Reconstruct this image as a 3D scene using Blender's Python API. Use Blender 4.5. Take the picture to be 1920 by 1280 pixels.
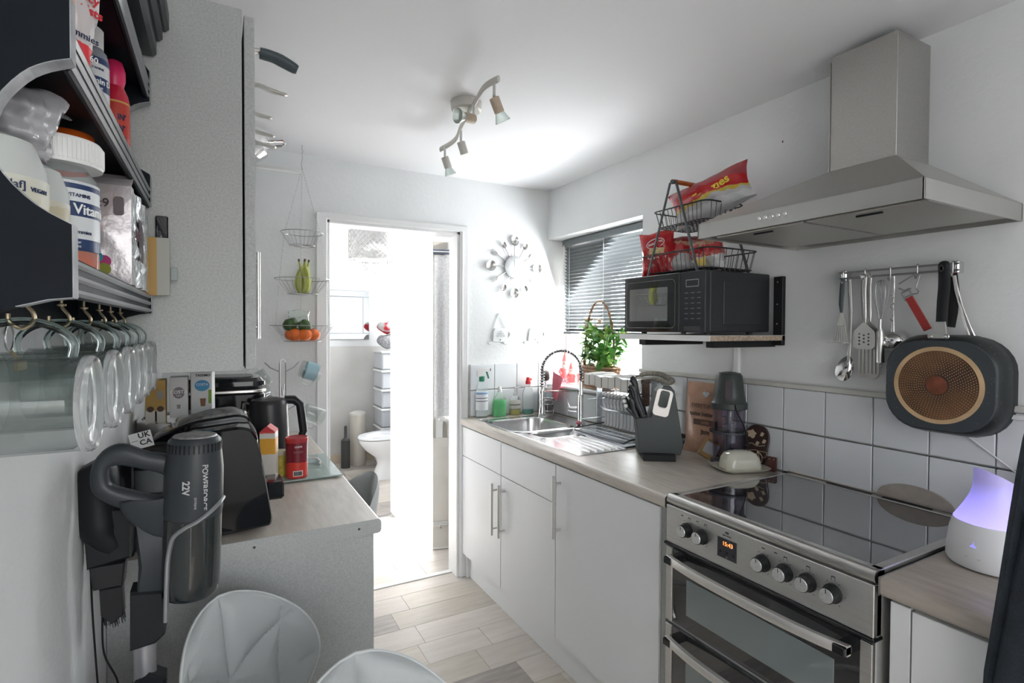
import bpy, bmesh, math, random
from mathutils import Vector as V, Matrix, Euler
PI = math.pi
random.seed(7)
S = bpy.context.scene
for o in list(bpy.data.objects): bpy.data.objects.remove(o)
COL = S.collection
# ---------------------------------------------------------------- camera
cd = bpy.data.cameras.new('camera'); cam = bpy.data.objects.new('camera', cd); COL.objects.link(cam)
cd.sensor_width = 36; cd.lens = 1005.67 / 1920 * 36; cd.clip_start = .02
yaw, pitch, roll = .5021, .0193, .0044
F = V((math.sin(yaw)*math.cos(pitch), math.cos(yaw)*math.cos(pitch), -math.sin(pitch)))
r = V((math.cos(yaw), -math.sin(yaw), 0)); u = r.cross(F)
r2 = r*math.cos(roll) + u*math.sin(roll); u2 = -r*math.sin(roll) + u*math.cos(roll)
m = Matrix((r2, u2, -F)).transposed().to_4x4(); m.translation = V((0, 0, 1.4245))
cam.matrix_world = m; cd.shift_y = -6.4/1920
S.camera = cam
# ---------------------------------------------------------------- light and exposure
S.view_settings.view_transform = 'Standard'; S.view_settings.look = 'None'
S.view_settings.gamma = 1; S.view_settings.use_curve_mapping = False
S.view_settings.exposure = 0.62
S.cycles.transparent_max_bounces = 48; S.cycles.transmission_bounces = 20; S.cycles.max_bounces = 20; S.cycles.caustics_reflective = False
w = bpy.data.worlds.new('sky'); S.world = w; w.use_nodes = True
nt = w.node_tree; nt.nodes.clear()
sky = nt.nodes.new('ShaderNodeTexSky'); sky.sky_type = 'NISHITA'; sky.sun_disc = False
sky.sun_elevation = math.radians(38); sky.sun_rotation = math.radians(130); sky.air_density = 1.0; sky.dust_density = 3
bg = nt.nodes.new('ShaderNodeBackground'); bg.inputs[1].default_value = .34
hs = nt.nodes.new('ShaderNodeHueSaturation'); hs.inputs['Saturation'].default_value = .5
wo = nt.nodes.new('ShaderNodeOutputWorld')
nt.links.new(sky.outputs[0], hs.inputs['Color']); nt.links.new(hs.outputs[0], bg.inputs[0]); nt.links.new(bg.outputs[0], wo.inputs[0])
def lamp(name, kind, energy, loc, aim, size=None, color=(1, 1, 1), angle=None):
    l = bpy.data.lights.new(name, kind); l.energy = energy; l.color = color
    if size: l.shape = 'RECTANGLE'; l.size, l.size_y = size
    if angle: l.angle = angle
    o = bpy.data.objects.new(name, l); COL.objects.link(o); o.location = loc
    o.rotation_euler = (V(aim)).to_track_quat('-Z', 'Y').to_euler(); return o
lamp('sun', 'SUN', 7, (6, -2, 6), (-.62, .55, -.56), angle=.012, color=(1, .97, .92))
lamp('daylight_kitchen_window', 'AREA', 30, (2.02, 2.39, 1.5), (-1, -.25, -.35), (.8, .85), (.93, .97, 1))
lamp('daylight_outer_door', 'AREA', 60, (2.05, 3.5, 1.1), (-1, 0, 0), (.7, 1.9), (.97, .98, 1))
lamp('fill_behind_camera', 'AREA', 17, (.5, -1.9, 1.5), (.1, 1, .02), (2.0, 1.5), (.95, .98, 1))  # added fill lamp behind the camera, lifts the near side
lamp('fill_bathroom', 'AREA', 20, (2.15, 4.9, 1.6), (-1, .1, -.2), (.6, .8), (.95, .98, 1))  # added fill lamp brightening the bathroom, no window opening here
# ---------------------------------------------------------------- materials
MATS = {}
def mat(name, col, rough=.5, metal=0, noise=None, bump=None, emit=None, trans=0, alpha=1, ior=1.45, coat=0, spec=None, stretch=(1, 1, 1), col2=None, aniso=0, rand=0, sheen=0, detail=4):
    """noise=(scale, amount) or col2 with noise=(scale, sharpness); bump=(scale, strength)"""
    if name in MATS: return MATS[name]
    m = bpy.data.materials.new(name); m.use_nodes = True; n = m.node_tree.nodes; L = m.node_tree.links
    b = n['Principled BSDF']; c4 = (*col, 1)
    b.inputs['Base Color'].default_value = c4; b.inputs['Roughness'].default_value = rough; b.inputs['Metallic'].default_value = metal
    b.inputs['Transmission Weight'].default_value = trans; b.inputs['Alpha'].default_value = alpha; b.inputs['IOR'].default_value = ior
    b.inputs['Coat Weight'].default_value = coat; b.inputs['Anisotropic'].default_value = aniso; b.inputs['Sheen Weight'].default_value = sheen
    if spec is not None: b.inputs['Specular IOR Level'].default_value = spec
    if emit: b.inputs['Emission Color'].default_value = (*emit[0], 1); b.inputs['Emission Strength'].default_value = emit[1]
    tc = n.new('ShaderNodeTexCoord'); mp = n.new('ShaderNodeMapping'); mp.inputs['Scale'].default_value = stretch
    L.new(tc.outputs['Object'], mp.inputs['Vector'])
    src = None
    if noise:
        t = n.new('ShaderNodeTexNoise'); t.inputs['Scale'].default_value = noise[0]; t.inputs['Detail'].default_value = detail
        L.new(mp.outputs[0], t.inputs['Vector'])
        rp = n.new('ShaderNodeValToRGB'); a = noise[1]
        if col2: rp.color_ramp.elements[0].position = .5-a; rp.color_ramp.elements[1].position = .5+a; cA, cB = col, col2
        else: rp.color_ramp.elements[0].position = .3; rp.color_ramp.elements[1].position = .7; cA = [c*(1-a) for c in col]; cB = [min(1, c*(1+a)) for c in col]
        rp.color_ramp.elements[0].color = (*cA, 1); rp.color_ramp.elements[1].color = (*cB, 1)
        L.new(t.outputs[0], rp.inputs[0]); src = rp.outputs[0]
        L.new(src, b.inputs['Base Color'])
    if rand:
        oi = n.new('ShaderNodeObjectInfo'); mr = n.new('ShaderNodeMapRange'); mr.inputs['To Min'].default_value = 1-rand; mr.inputs['To Max'].default_value = 1+rand*.6
        L.new(oi.outputs['Random'], mr.inputs['Value'])
        mx = n.new('ShaderNodeMix'); mx.data_type = 'RGBA'; mx.blend_type = 'MULTIPLY'; mx.inputs['Factor'].default_value = 1
        if src: L.new(src, mx.inputs['A'])
        else: mx.inputs['A'].default_value = c4
        L.new(mr.outputs[0], mx.inputs['B']); L.new(mx.outputs['Result'], b.inputs['Base Color'])
        ad = n.new('ShaderNodeVectorMath'); sc = n.new('ShaderNodeVectorMath'); sc.operation = 'SCALE'; sc.inputs[0].default_value = (13, 7, 5)
        L.new(oi.outputs['Random'], sc.inputs['Scale']); L.new(tc.outputs['Object'], ad.inputs[0]); L.new(sc.outputs[0], ad.inputs[1]); L.new(ad.outputs[0], mp.inputs['Vector'])
    if bump:
        t = n.new('ShaderNodeTexNoise'); t.inputs['Scale'].default_value = bump[0]; t.inputs['Detail'].default_value = 5
        L.new(mp.outputs[0], t.inputs['Vector'])
        bp = n.new('ShaderNodeBump'); bp.inputs['Strength'].default_value = bump[1]; bp.inputs['Distance'].default_value = .01
        L.new(t.outputs[0], bp.inputs['Height']); L.new(bp.outputs[0], b.inputs['Normal'])
    MATS[name] = m; return m
wallm = mat('painted_plaster', (.80, .81, .81), .7, noise=(3, .025), bump=(60, .12))
ceilm = mat('ceiling_paint', (.84, .84, .85), .8, bump=(25, .06))
white = mat('white_gloss_paint', (.84, .84, .84), .28, noise=(4, .02))
cabw = mat('white_cabinet_board', (.82, .83, .84), .3)
greyb = mat('grey_carcass_board', (.45, .465, .455), .55, noise=(260, .12), bump=(400, .08))
laminate = mat('pale_oak_laminate', (.44, .395, .345), .32, noise=(9, .3), stretch=(6, 1, 6), col2=(.64, .59, .53), detail=8)
tilem = mat('white_glazed_tile', (.78, .80, .82), .12, rand=.05, coat=.3)
grout = mat('grey_grout', (.50, .49, .46), .9, noise=(20, .2))
steel = mat('brushed_steel', (.72, .71, .69), .38, 1, noise=(5, .06), stretch=(1, 1, 60), aniso=.5)
steelh = mat('brushed_steel_hood', (.50, .49, .47), .38, 1, noise=(300, .08), aniso=.3)
chrome = mat('chrome', (.78, .78, .78), .08, 1)
wirem = mat('chromed_wire', (.42, .42, .42), .3, .9)
satin = mat('satin_steel', (.66, .65, .63), .28, 1)
black = mat('black_plastic', (.014, .015, .017), .4, spec=.3)
blackm = mat('black_powder_coat', (.016, .017, .018), .5, spec=.3, bump=(300, .1))
blackg = mat('black_gloss_plastic', (.010, .011, .013), .08, coat=.5)
glass = mat('clear_glass', (.97, .99, .985), .02, trans=1, ior=1.3)
frost = mat('frosted_clear_plastic', (.9, .93, .94), .18, trans=.75, ior=1.2)
whitep = mat('white_plastic', (.80, .80, .79), .35)
rubber = mat('grey_rubber', (.08, .08, .08), .7)
def thin_glass(name, tint, rough=.02, ior=1.45):
    m = bpy.data.materials.new(name); m.use_nodes = True; n = m.node_tree.nodes; L = m.node_tree.links; n.remove(n['Principled BSDF'])
    t = n.new('ShaderNodeBsdfTransparent'); t.inputs[0].default_value = (*tint, 1); g = n.new('ShaderNodeBsdfGlossy'); g.inputs['Roughness'].default_value = rough
    lw = n.new('ShaderNodeLayerWeight'); lw.inputs[0].default_value = .5; pw = n.new('ShaderNodeMath'); pw.operation = 'POWER'; pw.inputs[1].default_value = 4; f = n.new('ShaderNodeMath'); f.operation = 'MULTIPLY_ADD'; f.inputs[1].default_value = .55; f.inputs[2].default_value = .045
    L.new(lw.outputs['Facing'], pw.inputs[0]); L.new(pw.outputs[0], f.inputs[0]); x = n.new('ShaderNodeMixShader'); L.new(f.outputs[0], x.inputs[0]); L.new(t.outputs[0], x.inputs[1]); L.new(g.outputs[0], x.inputs[2])
    L.new(x.outputs[0], n['Material Output'].inputs['Surface']); MATS[name] = m; return m
# ---------------------------------------------------------------- mesh helpers
class MB:
    def __init__(s): s.b = bmesh.new()
    def box(s, x0, x1, y0, y1, z0, z1, bv=0, M=None, seg=1):
        vs = [s.b.verts.new((x, y, z)) for x in (x0, x1) for y in (y0, y1) for z in (z0, z1)]
        fs = [s.b.faces.new([vs[i] for i in q]) for q in ((0, 1, 3, 2), (4, 6, 7, 5), (0, 4, 5, 1), (2, 3, 7, 6), (0, 2, 6, 4), (1, 5, 7, 3))]
        if bv:
            es = list({e for f in fs for e in f.edges})
            q = bmesh.ops.bevel(s.b, geom=es, offset=bv, segments=seg, affect='EDGES', clamp_overlap=True)
            vs = list({v for f in q['faces'] for v in f.verts} | {v for v in vs if v.is_valid})
        if M is not None: bmesh.ops.transform(s.b, matrix=M, verts=[v for v in vs if v.is_valid])
        return s
    def rings(s, rings, closed=False, cap=(True, True)):
        R = [[s.b.verts.new(p) for p in rg] for rg in rings]; n = len(R[0])
        k = len(R) if closed else len(R)-1
        for i in range(k):
            a, c = R[i], R[(i+1) % len(R)]
            for j in range(n):
                s.b.faces.new((a[j], a[(j+1) % n], c[(j+1) % n], c[j]))
        if not closed:
            if cap[0] and n > 2: s.b.faces.new(R[0][::-1])
            if cap[1] and n > 2: s.b.faces.new(R[-1])
        return s
    def tube(s, pts, r, seg=8, closed=False, flat=None, up=None):
        pts = [V(p) for p in pts]; n = len(pts); rr = r if isinstance(r, (list, tuple)) else [r]*n
        rgs = []; prev = None
        for i, p in enumerate(pts):
            if closed: t = pts[(i+1) % n]-pts[i-1]
            else: t = pts[min(i+1, n-1)]-pts[max(i-1, 0)]
            t.normalize()
            if up is not None: a = V(up)-t*V(up).dot(t); a.normalize()
            elif prev is None: a = t.orthogonal().normalized()
            else: a = (prev-t*prev.dot(t)).normalized()
            prev = a; b = t.cross(a); f = flat or 1
            rgs.append([p+a*math.cos(k*2*PI/seg)*rr[i]+b*math.sin(k*2*PI/seg)*rr[i]*f for k in range(seg)])
        return s.rings(rgs, closed)
    def cyl(s, p0, p1, r0, r1=None, seg=20): return s.tube([p0, p1], [r0, r0 if r1 is None else r1], seg)
    def lathe(s, prof, seg=28, M=None, sx=1, sy=1, power=2):
        rgs = []
        for r, z in prof:
            rg = []
            for k in range(seg):
                a = k*2*PI/seg; c, d = math.cos(a), math.sin(a)
                if power != 2:
                    q = (abs(c)**power+abs(d)**power)**(-1/power); c *= q; d *= q
                p = V((max(r, 1e-4)*c*sx, max(r, 1e-4)*d*sy, z)); rg.append(M @ p if M else p)
            rgs.append(rg)
        return s.rings(rgs)
    def prism(s, poly, d0, d1, M=None, bv=0):
        lo = [V((x, y, d0)) for x, y in poly]; hi = [V((x, y, d1)) for x, y in poly]
        if bv:
            cx = sum(p[0] for p in poly)/len(poly); cy = sum(p[1] for p in poly)/len(poly)
            def sh(L, z):
                o = []
                for p in L:
                    q = V((p.x-cx, p.y-cy, 0)); l = q.length; q = q*((l-bv)/l if l > bv else .5); o.append(V((cx+q.x, cy+q.y, z)))
                return o
            R = [sh(lo, d0), [V((p.x, p.y, d0+bv)) for p in lo], [V((p.x, p.y, d1-bv)) for p in hi], sh(hi, d1)]
        else: R = [lo, hi]
        if M: R = [[M @ p for p in g] for g in R]
        return s.rings(R)
    def quad(s, a, b, c, d): s.b.faces.new([s.b.verts.new(p) for p in (a, b, c, d)]); return s
    def grid(s, fn, nu, nv, thick=0):
        G = [[V(fn(i/nu, j/nv)) for j in range(nv+1)] for i in range(nu+1)]
        vs = [[s.b.verts.new(p) for p in row] for row in G]
        fs = [s.b.faces.new((vs[i][j], vs[i+1][j], vs[i+1][j+1], vs[i][j+1])) for i in range(nu) for j in range(nv)]
        if thick:
            s.b.normal_update()
            bmesh.ops.solidify(s.b, geom=fs, thickness=thick)
        return s
    def ball(s, c, rx, ry=None, rz=None, seg=14, M=None):
        ry = ry or rx; rz = rz or rx; T = Matrix.Translation(V(c)) @ Matrix.Diagonal((rx, ry, rz, 1))
        bmesh.ops.create_uvsphere(s.b, u_segments=seg, v_segments=max(6, seg//2+2), radius=1, matrix=(M @ T) if M else T); return s
    def build(s, name, m, parent=None, smooth=True, M=None, ang=35):
        bmesh.ops.recalc_face_normals(s.b, faces=s.b.faces)
        if M is not None: s.b.transform(M)
        me = bpy.data.meshes.new(name); s.b.to_mesh(me); s.b.free()
        if smooth:
            me.polygons.foreach_set('use_smooth', [True]*len(me.polygons)); me.set_sharp_from_angle(angle=math.radians(ang))
        me.materials.append(m); o = bpy.data.objects.new(name, me); COL.objects.link(o)
        if parent: o.parent = parent
        return o
def T(x, y, z): return Matrix.Translation((x, y, z))
def Rx(a): return Matrix.Rotation(a, 4, 'X')
def Ry(a): return Matrix.Rotation(a, 4, 'Y')
def Rz(a): return Matrix.Rotation(a, 4, 'Z')
def tag(o, label, cat, group=None):
    o['label'] = label; o['category'] = cat
    if group: o['group'] = group
    return o
def thing(name, label, cat, loc=(0, 0, 0), rz=0, group=None, rot=None):
    o = bpy.data.objects.new(name, None); COL.objects.link(o); o.empty_display_size = .05
    o.location = loc; o.rotation_euler = rot or (0, 0, rz); return tag(o, label, cat, group)
def struct(o): o['kind'] = 'structure'; return o
def stuff(o): o['kind'] = 'stuff'; return o
def kids(o): return [c for c in bpy.data.objects if c.parent == o]
def dup(src, loc=None, rz=None, label=None, rot=None, scale=None):
    c = src.copy(); COL.objects.link(c)
    def rec(a, b):
        for k in kids(a):
            d = k.copy(); COL.objects.link(d); d.parent = b; rec(k, d)
    rec(src, c)
    if loc is not None: c.location = loc
    if rz is not None: c.rotation_euler = (0, 0, rz)
    if rot is not None: c.rotation_euler = rot
    if scale: c.scale = scale
    if label: c['label'] = label
    return c
def text(s, size, name, m, parent, M, ext=.0004, bend=None, align='CENTER', sx=1, bold=0, space=1):
    """flat lettering in the local XY plane placed by M; bend=radius wraps X around a cylinder whose axis is local Y"""
    c = bpy.data.curves.new('t', 'FONT'); c.body = s; c.size = size; c.align_x = align; c.align_y = 'CENTER'; c.extrude = ext; c.offset = bold; c.resolution_u = 3; c.space_character = space
    o = bpy.data.objects.new('t', c); COL.objects.link(o)
    dg = bpy.context.evaluated_depsgraph_get(); me = bpy.data.meshes.new_from_object(o.evaluated_get(dg))
    bpy.data.objects.remove(o)
    for v in me.vertices:
        x, y, z = v.co; x *= sx
        if bend: a = x/bend; x, z = (bend+z)*math.sin(a), (bend+z)*math.cos(a)-bend
        v.co = M @ V((x, y, z))
    me.materials.clear(); me.materials.append(m); me.name = name
    q = bpy.data.objects.new(name, me); COL.objects.link(q); q.parent = parent; return q
def arc(cx, cy, r, a0, a1, n): return [(cx+r*math.cos(a0+(a1-a0)*i/n), cy+r*math.sin(a0+(a1-a0)*i/n)) for i in range(n+1)]
def rrect(w, h, r, n=4):
    return arc(w/2-r, h/2-r, r, 0, PI/2, n)+arc(-w/2+r, h/2-r, r, PI/2, PI, n)+arc(-w/2+r, -h/2+r, r, PI, 1.5*PI, n)+arc(w/2-r, -h/2+r, r, 1.5*PI, 2*PI, n)
def inter(pts, n=8, closed=False):
    """catmull-rom through points"""
    P = [V(p) for p in pts]; o = []; k = len(P); rg = range(k if closed else k-1)
    for i in rg:
        a = P[i-1] if (i > 0 or closed) else P[0]; b = P[i]; c = P[(i+1) % k]; d = P[(i+2) % k] if (closed or i+2 < k) else P[-1]
        for j in range(n):
            t = j/n; o.append(.5*((2*b)+(c-a)*t+(2*a-5*b+4*c-d)*t*t+(3*b-a-3*c+d)*t**3))
    if not closed: o.append(P[-1])
    return o
# ================================================================ SETTING
XL, XR, YF, ZC = -.216, 1.792, 2.808, 2.265
def sbox(name, m, *a, parent=None, bv=0):
    o = MB().box(*a, bv=bv).build(name, m, parent, smooth=bool(bv)); 
    if parent is None: struct(o)
    return o
# floor with its planks
fl = sbox('floor', mat('plank_joint', (.30, .27, .24), .9), XL-.1, 2.3, -1.9, 6.0, -.06, -.004)
fm = [mat('plank_pale', (.56, .505, .45), .42, noise=(5, .3), stretch=(1, 7, 1), col2=(.70, .65, .60), rand=.08, bump=(40, .1), detail=7),
      mat('plank_tan', (.50, .45, .38), .42, noise=(6, .3), stretch=(1, 7, 1), col2=(.64, .59, .52), rand=.08, bump=(40, .1), detail=7),
      mat('plank_dark', (.30, .27, .25), .45, noise=(7, .25), stretch=(1, 7, 1), col2=(.50, .46, .42), rand=.12, bump=(40, .1), detail=7)]
lens = [.3, .45, .6]
pm = {}
for L in lens:
    for k in range(3):
        ob = MB().box(0, L-.0012, 0, .1548, -.004, 0, bv=.0006).build('plank', fm[k], fl); pm[(L, k)] = ob.data; bpy.data.objects.remove(ob)
rnd = random.Random(5); y = 1.975-.156*15
while y < 5.9:
    x = XL-.1-rnd.random()*.4
    while x < 2.28:
        L = rnd.choice(lens); k = rnd.choices([0, 1, 2], [.58, .28, .14])[0]
        if y > 1.1 or x > .2:
            if y < 2.75 or (y < 3.9 and x > -.1) or (y >= 3.9 and x > .3 and x < 2.2):
                o = bpy.data.objects.new('plank', pm[(L, k)]); COL.objects.link(o); o.parent = fl; o.location = (x, y, 0)
        x += L
    y += .156
# walls
wl = sbox('wall_left', wallm, XL-.1, XL, -1.9, YF, 0, ZC)
sbox('ceiling', ceilm, XL-.1, 2.3, -1.9, YF, ZC, ZC+.1)
# far wall with doorway X .49-1.19, Z 1.953
DX0, DX1, DZ = .478, 1.205, 1.965
b = MB().box(XL-.1, DX0, YF, YF+.1, 0, ZC).box(DX1, 2.1, YF, YF+.1, 0, ZC).box(DX0, DX1, YF, YF+.1, DZ, ZC)
wf = struct(b.build('wall_far', wallm, smooth=False))
# door frame
b = MB(); t = .026
b.box(DX0, DX0+.018, YF-.001, YF+.12, 0, DZ, bv=.002).box(DX1-.018, DX1, YF-.001, YF+.12, 0, DZ, bv=.002).box(DX0, DX1, YF-.001, YF+.12, DZ-.018, DZ, bv=.002)
struct(b.build('door_1', white))
b = MB(); aw = .05
b.box(DX0-aw, DX0+.004, YF-.016, YF, 0, DZ+.03, bv=.005).box(DX1-.004, DX1+.046, YF-.016, YF, 0, DZ+.03, bv=.005).box(DX0-aw, DX1+.046, YF-.0161, YF, DZ-.004, DZ+.03, bv=.005)
b.box(DX1+.004, DX1+.011, YF-.02, YF-.01, 0, DZ, bv=.002)
struct(b.build('trim_1', white))
struct(MB().box(DX1+.03, DX1+.095, YF-.036, YF, 0, .15, bv=.003).build('baseboard_far', white))
sbox('trim_2', mat('threshold_strip', (.85, .85, .84), .3), DX0, DX1, YF+.07, YF+.105, 0, .006, bv=.002)
# right wall with window opening Y 1.965-2.808 Z 1.075-1.968 and outer door opening Y 3.02-3.86
WY0, WZ0, WZ1, XO = 1.965, 1.07, 1.968, 2.0
b = MB()
b.box(XR, XO, -1.9, WY0, 0, ZC).box(XR, XO, WY0, YF, 0, WZ0).box(XR, XO, WY0, YF, WZ1, ZC)
struct(b.build('wall_right', wallm, smooth=False))
struct(MB().box(XR-.028, XO-.04, WY0-.0, YF, WZ0, WZ0+.02, bv=.006).build('trim_3', white))   # sill board
# window: pvc frame with pane
w1 = struct(MB().box(1.93, 1.99, WY0, WY0+.05, WZ0, WZ1, bv=.004).box(1.93, 1.99, YF-.05, YF, WZ0, WZ1, bv=.004).box(1.93, 1.99, WY0, YF, WZ1-.05, WZ1, bv=.004)
    .box(1.93, 1.99, WY0, YF, WZ0, WZ0+.055, bv=.004).box(1.93, 1.99, 2.37, 2.44, WZ0, WZ1, bv=.004).build('window_1', white))
pane = mat('window_glass', (1, 1, 1), .0, trans=1, ior=1.05)
MB().box(1.957, 1.963, WY0+.045, 2.375, WZ0+.05, WZ1-.045).build('pane', pane, w1, smooth=False)
MB().box(1.957, 1.963, 2.435, YF-.045, WZ0+.05, WZ1-.045).build('pane', pane, w1, smooth=False)
# back of the room (behind the camera)
sbox('wall_back', wallm, XL-.1, 2.0, -2.0, -1.9, 0, .7); sbox('wall_back', wallm, XL-.1, 2.0, -2.0, -1.9, 2.1, ZC+.1)
sbox('wall_back', wallm, XL-.1, -.1, -2.0, -1.9, .7, 2.1); sbox('wall_back', wallm, 1.4, 2.0, -2.0, -1.9, .7, 2.1)
# wall tiles: right wall rows from the worktop up, splash behind the sink, far wall
tl = struct(MB().box(XR-.006, XR, -.2, YF, .9, 1.063).box(XR-.006, XR, -.2, WY0+.0, 1.05, 1.213).build('trim_4', grout, smooth=False))
tz = [(.916, 1.0625), (1.0675, 1.213)]
def tile_mesh(w, h):
    ob = MB().box(0, .009, 0, w, 0, h, bv=.0016).build('tile', tilem); me = ob.data; bpy.data.objects.remove(ob); return me
tA = tile_mesh(.1468, .1455); y = 1.2132-.15*9
n = 0
while y < YF-.01:
    for row, (z0, z1) in enumerate(tz):
        if row and y > WY0-.14:
            if y < WY0: me = tile_mesh(WY0-y-.002, .1455)
            else: continue
        elif y > YF-.149: me = tile_mesh(YF-y-.012, .1455)
        else: me = tA
        o = bpy.data.objects.new('tile', me); COL.objects.link(o); o.parent = tl; o.location = (XR-.015, y+.0016, z0)
        o.rotation_euler = (0, rnd.uniform(-.004, .004), rnd.uniform(-.004, .004))
    y += .15
tf = struct(MB().box(DX1+.05, XR-.006, YF-.006, YF, .9, 1.213).build('trim_5', grout, smooth=False))
x = 1.418-.15
xs = [(1.262, .1535-.0045+.004), (1.418, .1455), (1.568, .1455), (1.718, .058)]
for x, ww in xs:
    for z0, z1 in tz:
        me = tile_mesh(ww, .1455); o = bpy.data.objects.new('tile', me); COL.objects.link(o); o.parent = tf; o.location = (x+.002, YF-.006, z0); o.rotation_euler = (0, 0, -PI/2)
for py_, pz_, s_ in ((1.170, 1.9, .006), (1.193, 1.805, .0045), (1.262, 1.795, .004), (1.62, 1.868, .004), (1.24, 2.10, .004)): MB().ball((XR-.0005, py_, pz_), .0012, s_*.7, s_, seg=8).build('paint_chip', mat('chip_brown', (.16, .06, .05), .8), bpy.data.objects['wall_right'])
# capping trim above tiles, cable trunking
struct(MB().box(XR-.022, XR, -.2, WY0, 1.2145, 1.232, bv=.003).build('trim_6', mat('cream_trim', (.62, .61, .57), .4, noise=(8, .06))))
struct(MB().box(XR-.016, XR, 1.405, 1.428, 1.235, 1.40, bv=.002).build('trim_7', white))
# blind
bl = thing('venetian_blind', 'dark grey horizontal slat blind half lowered over the bright window', 'blind', (1.898, 1.98, 1.3))
gm = mat('grey_slat', (.13, .145, .15), .5)
MB().box(-.022, .022, 0, .795, .625, .662, bv=.003).build('head_rail', gm, bl)
sm = None
for i in range(25):
    z = .605-i*.0205
    if sm is None:
        a = math.radians(-43); ob = MB().grid(lambda u, v: ((u-.5)*.0245*math.cos(a), .004+v*.782, (u-.5)*.0245*math.sin(a)+.002*(1-(2*u-1)**2)), 4, 1, .0006).build('slat', gm, bl); sm = ob
    else: ob = sm.copy(); COL.objects.link(ob); ob.parent = bl
    ob.location = (0, 0, z)
MB().box(-.014, .014, .0, .79, .088, .102, bv=.003).build('bottom_rail', gm, bl)
for yy in (.06, .40, .73): MB().tube([(-.013, yy, .63), (-.013, yy, .1)], .0011, 5).tube([(.013, yy, .63), (.013, yy, .1)], .0011, 5).build('ladder_cord', whitep, bl)
MB().tube([(-.03, .765, .63), (-.031, .768, .2), (-.03, .768, -.02)], .0025, 8).build('tilt_wand', whitep, bl)
# ---- hall and bathroom beyond the door
HZ = 2.3
sbox('wall_hall_left', wallm, -.1, 0, YF+.1, 3.93, 0, HZ)
sbox('ceiling', ceilm, -.1, 2.3, YF+.1, 6.1, HZ, HZ+.1).name = 'ceiling'
b = MB().box(XO-.1, XO, 2.9, 3.02, 0, HZ).box(XO-.1, XO, 3.86, 3.93, 0, HZ).box(XO-.1, XO, 3.02, 3.86, 2.03, HZ)
struct(b.build('wall_hall_right', wallm, smooth=False))
BX0, BX1, BZ = .62, 1.17, 2.0
b = MB().box(-.1, BX0, 3.93, 4.03, 0, HZ).box(BX1, 2.3, 3.93, 4.03, 0, HZ).box(BX0, BX1, 3.93, 4.03, BZ, HZ)
struct(b.build('wall_hall_far', wallm, smooth=False))
b = MB()
b.box(BX0-.06, BX0+.012, 3.905, 4.045, 0, BZ+.05, bv=.005).box(BX1-.012, BX1+.055, 3.905, 4.045, 0, BZ+.05, bv=.005).box(BX0-.06, BX1+.055, 3.904, 4.045, BZ-.015, BZ+.05, bv=.005)
struct(b.build('trim_8', white))
sbox('trim_9', satin, BX0, BX1, 3.95, 4.0, 0, .005, bv=.001)
bath = mat('bathroom_panel', (.56, .545, .52), .4, noise=(3, .25), col2=(.70, .69, .67), detail=8)
sbox('wall_bathroom_far', wallm, .3, 2.3, 5.8, 5.9, 1.22, HZ); sbox('wall_bathroom_far', bath, .3, 2.3, 5.79, 5.9, 0, 1.22)
sbox('wall_bathroom_left', wallm, .25, .35, 4.03, 5.8, 0, HZ); sbox('wall_bathroom_right', wallm, 2.2, 2.3, 4.03, 5.8, 0, HZ)
sbox('baseboard_bathroom', mat('oak_skirting', (.62, .52, .40), .5), .35, 2.2, 5.772, 5.79, 0, .09, bv=.003)
# outside: paving and garden wall
sbox('floor_patio', mat('patio', (.62, .61, .58), .8, noise=(4, .1)), 2.0, 14, -4, 10, -.2, -.12)
sbox('wall_garden', mat('garden_wall', (.72, .72, .72), .8, noise=(3, .1)), 7, 7.2, -4, 10, -.12, 1.9)
# ================================================================ RIGHT HAND RUN
def bar_handle(parent, x, y, z0, z1, out=.033, axis='z', name='handle', m=None):
    b = MB(); X = x-out
    if axis == 'z':
        b.cyl((X, y, z0), (X, y, z1), .006, seg=12)
        for z in (z0+.032, z1-.032): b.cyl((X, y, z), (x+.002, y, z), .0048, seg=10)
    else:
        b.cyl((X, z0, y), (X, z1, y), .006, seg=12)
        for z in (z0+.032, z1-.032): b.cyl((X, z, y), (x+.002, z, y), .0048, seg=10)
    return b.build(name, m or satin, parent)
def unit(name, label, y0, y1, drawer, hy, hz, group):
    t = thing(name, label, 'cabinet', (1.24, (y0+y1)/2, 0), group=group); Y0, Y1 = y0-(y0+y1)/2, y1-(y0+y1)/2
    MB().box(-.006, .535, Y0, Y0+.018, .14, .868, bv=.0007).box(-.006, .535, Y1-.018, Y1, .14, .868, bv=.0007).box(-.005, .527, Y0+.018, Y1-.018, .1405, .158).box(.527, .534, Y0+.018, Y1-.018, .1405, .867).box(0, .028, Y0+.018, Y1-.018, .852, .8675).build('carcass', greyb, t)
    g = .0018
    if drawer:
        f = MB().box(-.025, -.007, Y0+g, Y1-g, .70+g, .864, bv=.0012).build('drawer', cabw, t)
        d = MB().box(-.025, -.007, Y0+g, Y1-g, .142, .70-g, bv=.0012).build('door', cabw, t)
    else: d = MB().box(-.025, -.007, Y0+g, Y1-g, .142, .864, bv=.0012).build('door', cabw, t)
    bar_handle(d, -.025, hy-(y0+y1)/2, hz[0], hz[1])
    return t
unit('base_cabinet', 'white base cabinet with drawer front, nearest the far doorway', 2.321, 2.800, True, 2.351, (.40, .655), 'white base units')
unit('base_cabinet', 'white base cabinet with drawer front, in the middle under the sink bowls', 1.836, 2.319, True, 2.280, (.41, .665), 'white base units')
unit('base_cabinet', 'white full height base cabinet beside the cooker', 1.243, 1.834, False, 1.800, (.575, .828), 'white base units')
tag(MB().box(1.256, 1.272, 1.22, 2.80, 0, .139, bv=.001).build('plinth', cabw), 'long white plinth board under the sink units', 'plinth')
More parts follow.
